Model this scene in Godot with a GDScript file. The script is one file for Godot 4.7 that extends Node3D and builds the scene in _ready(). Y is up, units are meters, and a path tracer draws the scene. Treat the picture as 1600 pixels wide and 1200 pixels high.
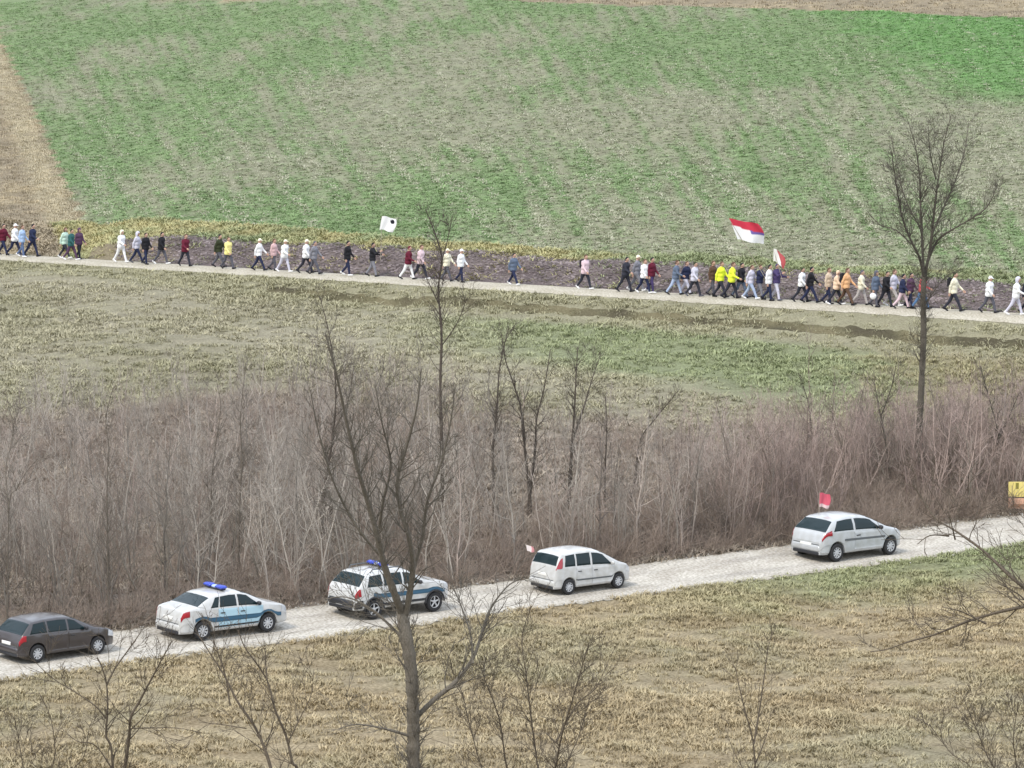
extends Node3D
# A narrow country road with five cars, a thicket behind it, and a column of marchers on a gravel track below a crop field.
# d is the distance from the viewpoint along -z; l and u are distances across the lower road and the upper track.

var low := FastNoiseLite.new()
var mid := FastNoiseLite.new()
var fine := FastNoiseLite.new()
var rng := RandomNumberGenerator.new()
var taken := {}
var grain: NoiseTexture2D
var bump_tex: NoiseTexture2D

func _ready() -> void:
	_camera_and_light()
	_noises()
	_terrain()
	_roads()
	_thicket()
	_grass()
	_trees()
	_cars()
	_people()
	_small_things()

func _camera_and_light() -> void:
	var cam := Camera3D.new()
	cam.name = "camera"
	cam.position = Vector3(0, 24, 0)
	cam.rotation_degrees = Vector3(-7.5, 0, 0)
	cam.fov = 12.4054
	cam.near = 0.5
	cam.far = 6000.0
	cam.current = true
	add_child(cam)
	var e := Environment.new()
	e.background_mode = Environment.BG_SKY
	var sm := ProceduralSkyMaterial.new()
	sm.sky_top_color = Color(0.80, 0.84, 0.90)
	sm.sky_horizon_color = Color(0.86, 0.88, 0.90)
	sm.sky_curve = 0.2
	sm.ground_bottom_color = Color(0.45, 0.44, 0.38)
	sm.ground_horizon_color = Color(0.72, 0.73, 0.72)
	sm.sun_angle_max = 1.0
	var sky := Sky.new()
	sky.sky_material = sm
	e.sky = sky
	e.background_energy_multiplier = 1.0
	e.tonemap_mode = Environment.TONE_MAPPER_LINEAR
	e.tonemap_exposure = 2.3
	e.sdfgi_enabled = true
	e.ssao_enabled = true
	e.ssil_enabled = true
	var w := WorldEnvironment.new()
	w.name = "world"
	w.environment = e
	add_child(w)
	var sun := DirectionalLight3D.new()
	sun.name = "sun"
	sun.rotation_degrees = Vector3(-52, -38, 0)
	sun.light_energy = 0.42
	sun.light_angular_distance = 14.0
	sun.light_color = Color(1.0, 0.97, 0.92)
	sun.shadow_enabled = true
	add_child(sun)

func _noises() -> void:
	low.seed = 11; low.frequency = 0.045; low.fractal_octaves = 3
	mid.seed = 23; mid.frequency = 0.33; mid.fractal_octaves = 2
	fine.seed = 37; fine.frequency = 1.7; fine.fractal_octaves = 1
	rng.seed = 4242
	grain = NoiseTexture2D.new()
	grain.width = 512; grain.height = 512; grain.seamless = true
	var n := FastNoiseLite.new()
	n.seed = 5; n.frequency = 0.035; n.fractal_octaves = 4
	grain.noise = n
	var g := Gradient.new()
	g.set_color(0, Color(0.66, 0.65, 0.62)); g.set_color(1, Color(1, 1, 1))
	grain.color_ramp = g
	bump_tex = NoiseTexture2D.new()
	bump_tex.width = 512; bump_tex.height = 512; bump_tex.seamless = true
	var n2 := FastNoiseLite.new()
	n2.seed = 8; n2.frequency = 0.06; n2.fractal_octaves = 4
	bump_tex.noise = n2

# ---------------------------------------------------------------- helpers
class Buf:
	var v := PackedVector3Array()
	var ix := PackedInt32Array()
	var c := PackedColorArray()
	func quad(a: int, b: int, cc: int, d: int) -> void:
		ix.append_array([a, b, cc, a, cc, d])
	func arrays(flat := false) -> Array:
		var vv := v
		var ii := ix
		var cc := c
		if flat:
			vv = PackedVector3Array(); cc = PackedColorArray()
			for i in ix: 
				vv.append(v[i])
				if c.size(): cc.append(c[i])
			ii = PackedInt32Array(range(vv.size()))
		var n := PackedVector3Array()
		n.resize(vv.size())
		for t in range(0, ii.size(), 3):
			var a := ii[t]; var b := ii[t + 1]; var d := ii[t + 2]
			var f := (vv[d] - vv[a]).cross(vv[b] - vv[a])
			n[a] += f; n[b] += f; n[d] += f
		for i in n.size():
			n[i] = n[i].normalized() if n[i].length_squared() > 1e-20 else Vector3.UP
		var arr := []
		arr.resize(Mesh.ARRAY_MAX)
		arr[Mesh.ARRAY_VERTEX] = vv
		arr[Mesh.ARRAY_NORMAL] = n
		arr[Mesh.ARRAY_INDEX] = ii
		if cc.size(): arr[Mesh.ARRAY_COLOR] = cc
		return arr
	func mesh(m: Material, flat := false) -> ArrayMesh:
		var am := ArrayMesh.new()
		am.add_surface_from_arrays(Mesh.PRIMITIVE_TRIANGLES, arrays(flat))
		am.surface_set_material(0, m)
		return am
	func tube(p: PackedVector3Array, r: PackedFloat32Array, sides: int) -> void:
		var base := v.size()
		var n := p.size()
		for i in n:
			var t := (p[mini(i + 1, n - 1)] - p[maxi(i - 1, 0)]).normalized()
			var s := t.cross(Vector3(0.31, 0.11, 0.94)).normalized()
			var q := s.cross(t)
			for k in sides:
				var a := TAU * k / sides
				v.append(p[i] + (s * cos(a) + q * sin(a)) * r[i])
		for i in n - 1:
			for k in sides:
				var k2 := (k + 1) % sides
				quad(base + i * sides + k, base + i * sides + k2, base + (i + 1) * sides + k2, base + (i + 1) * sides + k)
		v.append(p[n - 1] + (p[n - 1] - p[n - 2]).normalized() * r[n - 1])
		var tip := v.size() - 1
		for k in sides:
			ix.append_array([base + (n - 1) * sides + k, base + (n - 1) * sides + (k + 1) % sides, tip])
	func box(lo: Vector3, hi: Vector3, ch := 0.0) -> void:
		# a box with chamfered vertical and long edges: three stacked rings
		var e := minf(ch, 0.45 * minf(hi.x - lo.x, minf(hi.y - lo.y, hi.z - lo.z)))
		var b := v.size()
		for ring in [[lo.y, e], [lo.y + e, 0.0], [hi.y - e, 0.0], [hi.y, e]]:
			var q: float = ring[1]
			for p in [[lo.x + q, lo.z + q + e], [lo.x + q + e, lo.z + q], [hi.x - q - e, lo.z + q], [hi.x - q, lo.z + q + e], [hi.x - q, hi.z - q - e], [hi.x - q - e, hi.z - q], [lo.x + q + e, hi.z - q], [lo.x + q, hi.z - q - e]]:
				v.append(Vector3(p[0], ring[0], p[1]))
		for r in 3:
			for k in 8:
				var k2 := (k + 1) % 8
				quad(b + r * 8 + k, b + r * 8 + k2, b + r * 8 + 8 + k2, b + r * 8 + 8 + k)
		for k in range(1, 7):
			ix.append_array([b, b + k + 1, b + k, b + 24, b + 24 + k, b + 25 + k])
	func lathe(profile: Array, sides: int, at: Vector3, axis_z := true) -> void:
		# profile: [radius, along]; axis along z (or y)
		var b := v.size()
		for p in profile:
			for k in sides:
				var a := TAU * k / sides
				v.append(at + (Vector3(cos(a) * p[0], sin(a) * p[0], p[1]) if axis_z else Vector3(cos(a) * p[0], p[1], sin(a) * p[0])))
		for i in profile.size() - 1:
			for k in sides:
				var k2 := (k + 1) % sides
				quad(b + i * sides + k, b + i * sides + k2, b + (i + 1) * sides + k2, b + (i + 1) * sides + k)
	func add(o: Buf, t: Transform3D) -> void:
		var b := v.size()
		for p in o.v: v.append(t * p)
		for i in o.ix: ix.append(b + i)

func mat(c: Color, rough := 0.9, metal := 0.0, spec := 0.5) -> StandardMaterial3D:
	var m := StandardMaterial3D.new()
	m.albedo_color = c.linear_to_srgb()
	m.roughness = rough
	m.metallic = metal
	m.metallic_specular = spec
	return m

func vertex_mat(rough := 0.95, textured := false) -> StandardMaterial3D:
	var m := mat(Color(1, 1, 1), rough, 0.0, 0.2)
	m.vertex_color_use_as_albedo = true
	if textured:
		m.albedo_texture = grain
		m.uv1_triplanar = true
		m.uv1_world_triplanar = true
		m.uv1_scale = Vector3(0.37, 0.37, 0.37)
	return m

func bark_mat(c: Color) -> StandardMaterial3D:
	var m := mat(c * 1.15, 0.95, 0.0, 0.2)
	m.albedo_texture = grain
	m.uv1_triplanar = true
	m.uv1_scale = Vector3(2.2, 0.7, 2.2)
	m.heightmap_enabled = true
	m.heightmap_texture = bump_tex
	m.heightmap_scale = 1.2
	return m

func numbered(called: String) -> String:
	var n: int = taken.get(called, 0)
	taken[called] = n + 1
	return called if n == 0 else "%s_%03d" % [called, n]

func thing(called: String, label: String, category: String, at := Vector3.ZERO, group := "") -> Node3D:
	var o := Node3D.new()
	o.name = numbered(called)
	add_child(o)
	o.position = at
	o.set_meta("label", label)
	o.set_meta("category", category)
	if group: o.set_meta("group", group)
	return o

func part(called: String, m: Mesh, parent: Node, at := Vector3.ZERO) -> MeshInstance3D:
	var o := MeshInstance3D.new()
	o.name = called
	o.mesh = m
	parent.add_child(o, true)
	o.position = at
	return o

func structure(called: String, m: Mesh, label: String, kind := "structure") -> MeshInstance3D:
	var o := part(numbered(called), m, self)
	o.set_meta("kind", kind)
	o.set_meta("label", label)
	return o

var masses := {}

# copies of one mesh as a layer of a mass nobody could count; layers with the same label make up one object
func stuff(called: String, label: String, category: String, m: Mesh, buf: PackedFloat32Array) -> void:
	var mm := MultiMesh.new()
	mm.transform_format = MultiMesh.TRANSFORM_3D
	mm.use_colors = true
	mm.mesh = m
	mm.instance_count = buf.size() / 16
	mm.buffer = buf
	var o := MultiMeshInstance3D.new()
	o.name = "layer"
	o.multimesh = mm
	if not masses.has(label):
		var top := thing(called, label, category)
		top.set_meta("kind", "stuff")
		masses[label] = top
	masses[label].add_child(o, true)

func put(buf: PackedFloat32Array, at: Vector3, turn: float, sx: float, sy: float, c: Color, tilt := 0.0) -> void:
	var b := Basis(Vector3.UP, turn) * Basis(Vector3.RIGHT, tilt) * Basis.from_scale(Vector3(sx, sy, sx))
	buf.append_array([b.x.x, b.y.x, b.z.x, at.x, b.x.y, b.y.y, b.z.y, at.y, b.x.z, b.y.z, b.z.z, at.z, c.r, c.g, c.b, 1.0])

# ---------------------------------------------------------------- the lie of the land
func d_lower(x: float) -> float:
	if x <= 24.0: return 104.58 + (x + 15.45) * 0.822
	if x <= 44.0: return 137.008 + 0.822 * (x - 24.0) - 0.0331 * (x - 24.0) * (x - 24.0)
	return 140.208 - 0.502 * (x - 44.0)
func y_lower(x: float) -> float:
	return 1.7 - (clampf(x, -60, 40) + 15.45) * 0.0285
func d_upper(x: float) -> float:
	return 200.35 - (x + 29.15) * 0.5682
func u_of(x: float, d: float) -> float:
	return (d - d_upper(x)) * 0.8695
func l_of(x: float, d: float) -> float:
	return (d - d_lower(x)) * 0.773
func bank_height(x: float) -> float:
	return 1.05 * smoothstep(-28.0, -19.0, x) * smoothstep(90.0, 60.0, x)

func ground(x: float, d: float) -> float:
	var u := u_of(x, d)
	var l := l_of(x, d)
	var y: float
	if u >= 0.0:
		y = 4.9 + bank_height(x) * smoothstep(1.6, 4.2, u) + (0.075 * maxf(0.0, u - 4.0) if u < 170.0 else 12.45 + 0.05 * minf(u - 170.0, 900.0))
		if u > 170.0: y += 14.0 * low.get_noise_2d(x * 0.05, d * 0.05) * clampf((u - 170.0) / 500.0, 0, 1)
	elif l >= 0.0:
		y = lerpf(y_lower(x), 4.9, l / (l - u))
		y += 0.45 * smoothstep(2.2, 4.5, l) * smoothstep(14.0, 6.0, l)
		y -= 0.35 * smoothstep(-3.2, -4.6, u) * smoothstep(-26.0, -10.0, u) * smoothstep(-20.0, -8.0, x)
	else:
		y = y_lower(x) + 20.6 * pow(clampf((70.0 - d) / 70.0, 0.0, 1.0), 1.4)
	var off := smoothstep(1.9, 5.0, absf(l)) * smoothstep(1.6, 4.0, absf(u))
	return y + off * (0.3 * low.get_noise_2d(x * 1.6, d * 1.6) + 0.10 * mid.get_noise_2d(x, d))

func spot(x: float, d: float, up := 0.0) -> Vector3:
	return Vector3(x, ground(x, d) + up, -d)

func field_start(x: float) -> float:
	return 7.6 + 4.5 * smoothstep(-5.0, -24.0, x)
func field_left(d: float) -> float:
	return -26.7 - 0.184 * (d - 218.0)
func row_of(x: float, d: float) -> float:
	return (x + 0.1 * (d - 200.0)) / (1.0 + 0.0048 * (d - 200.0))   # the drilled rows fan out slightly uphill
func in_field(x: float, d: float) -> bool:
	var u := u_of(x, d)
	return u > field_start(x) + 0.6 * mid.get_noise_2d(x, d) and u < 140.0 - 0.2 * x and x > field_left(d) + 0.5 * mid.get_noise_2d(d, x)

const DRY := Color(0.31, 0.25, 0.165)
const DRY_PALE := Color(0.36, 0.30, 0.205)
const OLIVE := Color(0.26, 0.245, 0.17)
const LITTER := Color(0.275, 0.235, 0.20)
const MEADOW := Color(0.325, 0.30, 0.225)
const MEADOW_GREEN := Color(0.225, 0.26, 0.145)
const MARGIN := Color(0.36, 0.325, 0.17)
const CROP := Color(0.205, 0.272, 0.14)
const CROP_BRIGHT := Color(0.15, 0.28, 0.10)
const SOIL := Color(0.295, 0.285, 0.21)
const STUBBLE := Color(0.285, 0.24, 0.175)

func ground_color(x: float, d: float) -> Color:
	var u := u_of(x, d)
	var l := l_of(x, d)
	var a := low.get_noise_2d(x, d) 
	var b := mid.get_noise_2d(x, d)
	var f := fine.get_noise_2d(x, d)
	var c: Color
	if l < 0.0:
		c = DRY.lerp(DRY_PALE, clampf(0.5 + 1.1 * mid.get_noise_2d(x * 0.5, d * 1.3), 0, 1))
		c = c.lerp(OLIVE, clampf(0.15 + 0.9 * a + 0.4 * b, 0, 0.7))
		c = c.lerp(MEADOW_GREEN, 0.75 * smoothstep(2.0, 12.0, x) * smoothstep(-10.0, -3.0, l + 3.0 * a + 2.0 * b))
	elif u < 1.6:
		var deep := 12.0 + 22.0 * smoothstep(14.0, -12.0, x)
		c = MEADOW.lerp(OLIVE, clampf(0.3 + 0.9 * a + 0.5 * b, 0, 1))
		c = c.lerp(MEADOW_GREEN, 0.8 * smoothstep(-9.0, 4.0, x) * smoothstep(-22.0, -15.0, u + 4.0 * a) * smoothstep(-5.0, -8.0, u))
		c = c.lerp(DRY, 0.6 * smoothstep(14.0, 20.0, x + 3.0 * b) * smoothstep(-4.0, -6.0, u))
		c = c.lerp(LITTER, smoothstep(deep + 6.0, deep - 2.0, l + 6.0 * a + 3.0 * b))
		var verge := smoothstep(-8.0, -5.0, u + 1.5 * b)
		c = c.lerp(Color(0.35, 0.33, 0.23).lerp(OLIVE, clampf(0.4 + b + f, 0, 1)), verge)
	elif in_field(x, d):
		var r := row_of(x, d)
		var streak := fine.get_noise_2d(r * 0.75, d * 0.018) + 0.6 * mid.get_noise_2d(r * 4.0, d * 0.12)
		var green := 0.52 + 1.5 * low.get_noise_2d(x * 0.6 + 40.0, d * 0.3) + 0.65 * streak + 0.3 * f
		green += 0.35 * smoothstep(0.0, -40.0, x + 0.14 * (d - 200.0)) + 0.2 * smoothstep(60.0, 110.0, u) - 0.25 * smoothstep(60.0, 10.0, u) * smoothstep(-5.0, 3.0, x) 
		c = SOIL.lerp(CROP, clampf(green, 0.12, 1.0))
		var patch := smoothstep(26.0, 36.0, x + 0.06 * (u - 95.0) + 5.0 * a + 2.0 * b) * smoothstep(62.0, 84.0, u + 8.0 * a)
		c = c.lerp(CROP_BRIGHT, 0.85 * patch)
	elif u < 60.0 and x > field_left(d) - 2.0 and u <= field_start(x) + 1.0:
		c = MARGIN.lerp(MEADOW_GREEN, clampf(0.35 + 0.8 * a + 0.8 * b + 0.5 * smoothstep(2.0, 9.0, x), 0, 0.9))
	else:
		c = STUBBLE.lerp(DRY_PALE, clampf(0.2 + a + b, 0, 1))
		var edge := absf(x - field_left(d) + 1.2)
		c = c.lerp(Color(0.42, 0.37, 0.26), 0.7 * smoothstep(1.6, 0.5, edge + 0.6 * b) * float(u < 150.0 and u > 10.0))
	var k := 1.0 + 0.22 * f + 0.12 * b
	return Color(c.r * k, c.g * k, c.b * k)

func steps(list: Array) -> PackedFloat32Array:
	# [from, to, first step, growth]
	var out := PackedFloat32Array()
	for s in list:
		var at: float = s[0]
		var by: float = s[2]
		while at < s[1] - 0.3 * by:
			out.append(at)
			at += by
			by *= s[3]
	return out

func _terrain() -> void:
	var half := steps([[0.0, 44.0, 0.5, 1.0], [44.0, 80.0, 1.0, 1.04], [80.0, 2500.0, 4.0, 1.35]])
	var xs := PackedFloat32Array()
	for i in range(half.size() - 1, 0, -1): xs.append(-half[i])
	xs.append_array(half)
	var ds := steps([[-60.0, 84.0, 6.0, 1.0], [84.0, 212.0, 0.42, 1.0], [212.0, 360.0, 0.9, 1.0], [360.0, 4000.0, 4.0, 1.22]])
	var b := Buf.new()
	var nx := xs.size()
	for d in ds:
		for x in xs:
			b.v.append(Vector3(x, ground(x, d), -d))
			b.c.append(ground_color(x, d))
	for j in ds.size() - 1:
		for i in nx - 1:
			var a := j * nx + i
			b.ix.append_array([a, a + nx, a + nx + 1, a, a + nx + 1, a + 1])
	structure("ground", b.mesh(vertex_mat(0.97, true)), "rolling farmland of dry grass, thicket floor and green crop field")

# a strip along a line, given by its offsets across (u or l) with a lift above the ground
func strip(upper: bool, x0: float, x1: float, step: float, offs: Array, lift: float, tone: Callable, ragged := 0.0) -> Buf:
	var b := Buf.new()
	var n := offs.size()
	var x := x0
	var rows := 0
	while x <= x1:
		for k in n:
			var o: float = offs[k]
			if ragged > 0.0 and (k == 0 or k == n - 1):
				o += ragged * (mid.get_noise_2d(x * 3.0, 77.0 * k) + 0.6 * fine.get_noise_2d(x, 9.0 * k))
			var d := d_upper(x) + o / 0.8695 if upper else d_lower(x) + o / 0.773
			b.v.append(Vector3(x, ground(x, d) + (lift if k > 0 and k < n - 1 else lift * 0.3), -d))
			b.c.append(tone.call(x, o))
		rows += 1
		x += step
	for j in rows - 1:
		for k in n - 1:
			var a := j * n + k
			b.ix.append_array([a, a + 1, a + n + 1, a, a + n + 1, a + n])
	return b

func _roads() -> void:
	var dusty := func(x: float, o: float) -> Color:
		var t := 0.5 + 0.6 * mid.get_noise_2d(x * 1.3, o * 2.0) + 0.5 * fine.get_noise_2d(x * 0.5, o * 3.0)
		var c := Color(0.54, 0.50, 0.45).lerp(Color(0.70, 0.665, 0.61), clampf(t, 0, 1))
		c = c.lerp(Color(0.33, 0.31, 0.29), 0.45 * smoothstep(0.35, 0.1, absf(absf(o) - 0.85)) * clampf(0.5 + 1.3 * mid.get_noise_2d(x * 0.8, o * 4.0), 0, 1))
		c = c.lerp(Color(0.30, 0.26, 0.19), 0.6 * smoothstep(1.6, 1.95, absf(o)))
		return c
	var across := []
	for k in 17: across.append(-1.95 + 3.9 * k / 16.0)
	structure("road", strip(false, -70.0, 90.0, 0.22, across, 0.05, dusty, 0.25).mesh(vertex_mat(0.95, true)), "narrow pale dusty road the cars are driving along")
	var gravel := func(x: float, o: float) -> Color:
		var t := 0.5 + 0.7 * mid.get_noise_2d(x * 1.7, o * 3.0)
		return Color(0.48, 0.44, 0.36).lerp(Color(0.62, 0.58, 0.50), clampf(t, 0, 1))
	across = []
	for k in 11: across.append(-1.15 + 2.65 * k / 10.0)
	structure("path", strip(true, -90.0, 95.0, 0.35, across, 0.05, gravel, 0.22).mesh(vertex_mat(0.95, true)), "pale gravel track the marchers are walking along")
	var earth := func(x: float, o: float) -> Color:
		var t := 0.5 + 0.7 * mid.get_noise_2d(x * 1.1, o * 2.0) + 0.4 * fine.get_noise_2d(x, o * 2.0)
		return Color(0.12, 0.10, 0.105).lerp(Color(0.215, 0.18, 0.18), clampf(t, 0, 1)).lerp(Color(0.26, 0.22, 0.15), smoothstep(-18.0, -23.0, x + 3.0 * mid.get_noise_2d(x, o)))
	across = []
	for k in 15: across.append(1.45 + 3.5 * k / 14.0)
	structure("earth_bank", strip(true, -24.0, 75.0, 0.3, across, 0.06, earth, 0.5).mesh(vertex_mat(0.98, true)), "dark bare earth bank behind the marchers")
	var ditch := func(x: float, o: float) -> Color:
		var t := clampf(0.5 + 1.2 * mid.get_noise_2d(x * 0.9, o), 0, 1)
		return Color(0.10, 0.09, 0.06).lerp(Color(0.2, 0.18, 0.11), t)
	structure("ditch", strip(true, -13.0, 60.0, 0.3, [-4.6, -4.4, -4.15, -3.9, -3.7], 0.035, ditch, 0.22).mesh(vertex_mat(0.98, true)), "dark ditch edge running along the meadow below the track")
	# loose stones along the edges of the lower road
	var st := Buf.new()
	st.lathe([[0.02, -0.35], [0.42, -0.25], [0.5, 0.0], [0.36, 0.28], [0.02, 0.36]], 6, Vector3.ZERO, false)
	var sm := vertex_mat(0.95)
	var buf := PackedFloat32Array()
	for i in 2600:
		var x := rng.randf_range(-18.0, 26.0)
		var side := -1.0 if rng.randf() < 0.5 else 1.0
		var o := side * (1.55 + rng.randfn(0.05, 0.3)) if rng.randf() < 0.6 else rng.randf_range(-1.5, 1.5)
		var d := d_lower(x) + o / 0.773
		var s := rng.randf_range(0.02, 0.07) * (0.5 if absf(o) < 1.2 else 1.0)
		var k := rng.randf_range(0.28, 0.5)
		put(buf, spot(x, d, 0.05), rng.randf() * TAU, s * 1.3, s, Color(k, k * 0.96, k * 0.9), rng.randf_range(-0.4, 0.4))
	stuff("gravel", "pale loose stones scattered along the edges of the road", "gravel", st.mesh(sm, true), buf)
	# clods of turned earth on the bank
	var eb := PackedFloat32Array()
	for i in 9000:
		var x := rng.randf_range(-22.5, 34.0)
		var u := 1.7 + 3.1 * rng.randf()
		var s := rng.randf_range(0.05, 0.17)
		var k := rng.randf_range(0.10, 0.23) * (1.0 + 0.5 * mid.get_noise_2d(x, u * 3.0))
		put(eb, spot(x, d_upper(x) + u / 0.8695, 0.06), rng.randf() * TAU, s * 1.3, s, Color(k, k * 0.84, k * 0.84), rng.randf_range(-0.5, 0.5))
	stuff("dirt", "dark clods of turned earth on the bank behind the marchers", "earth", st.mesh(sm, true), eb)
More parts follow.
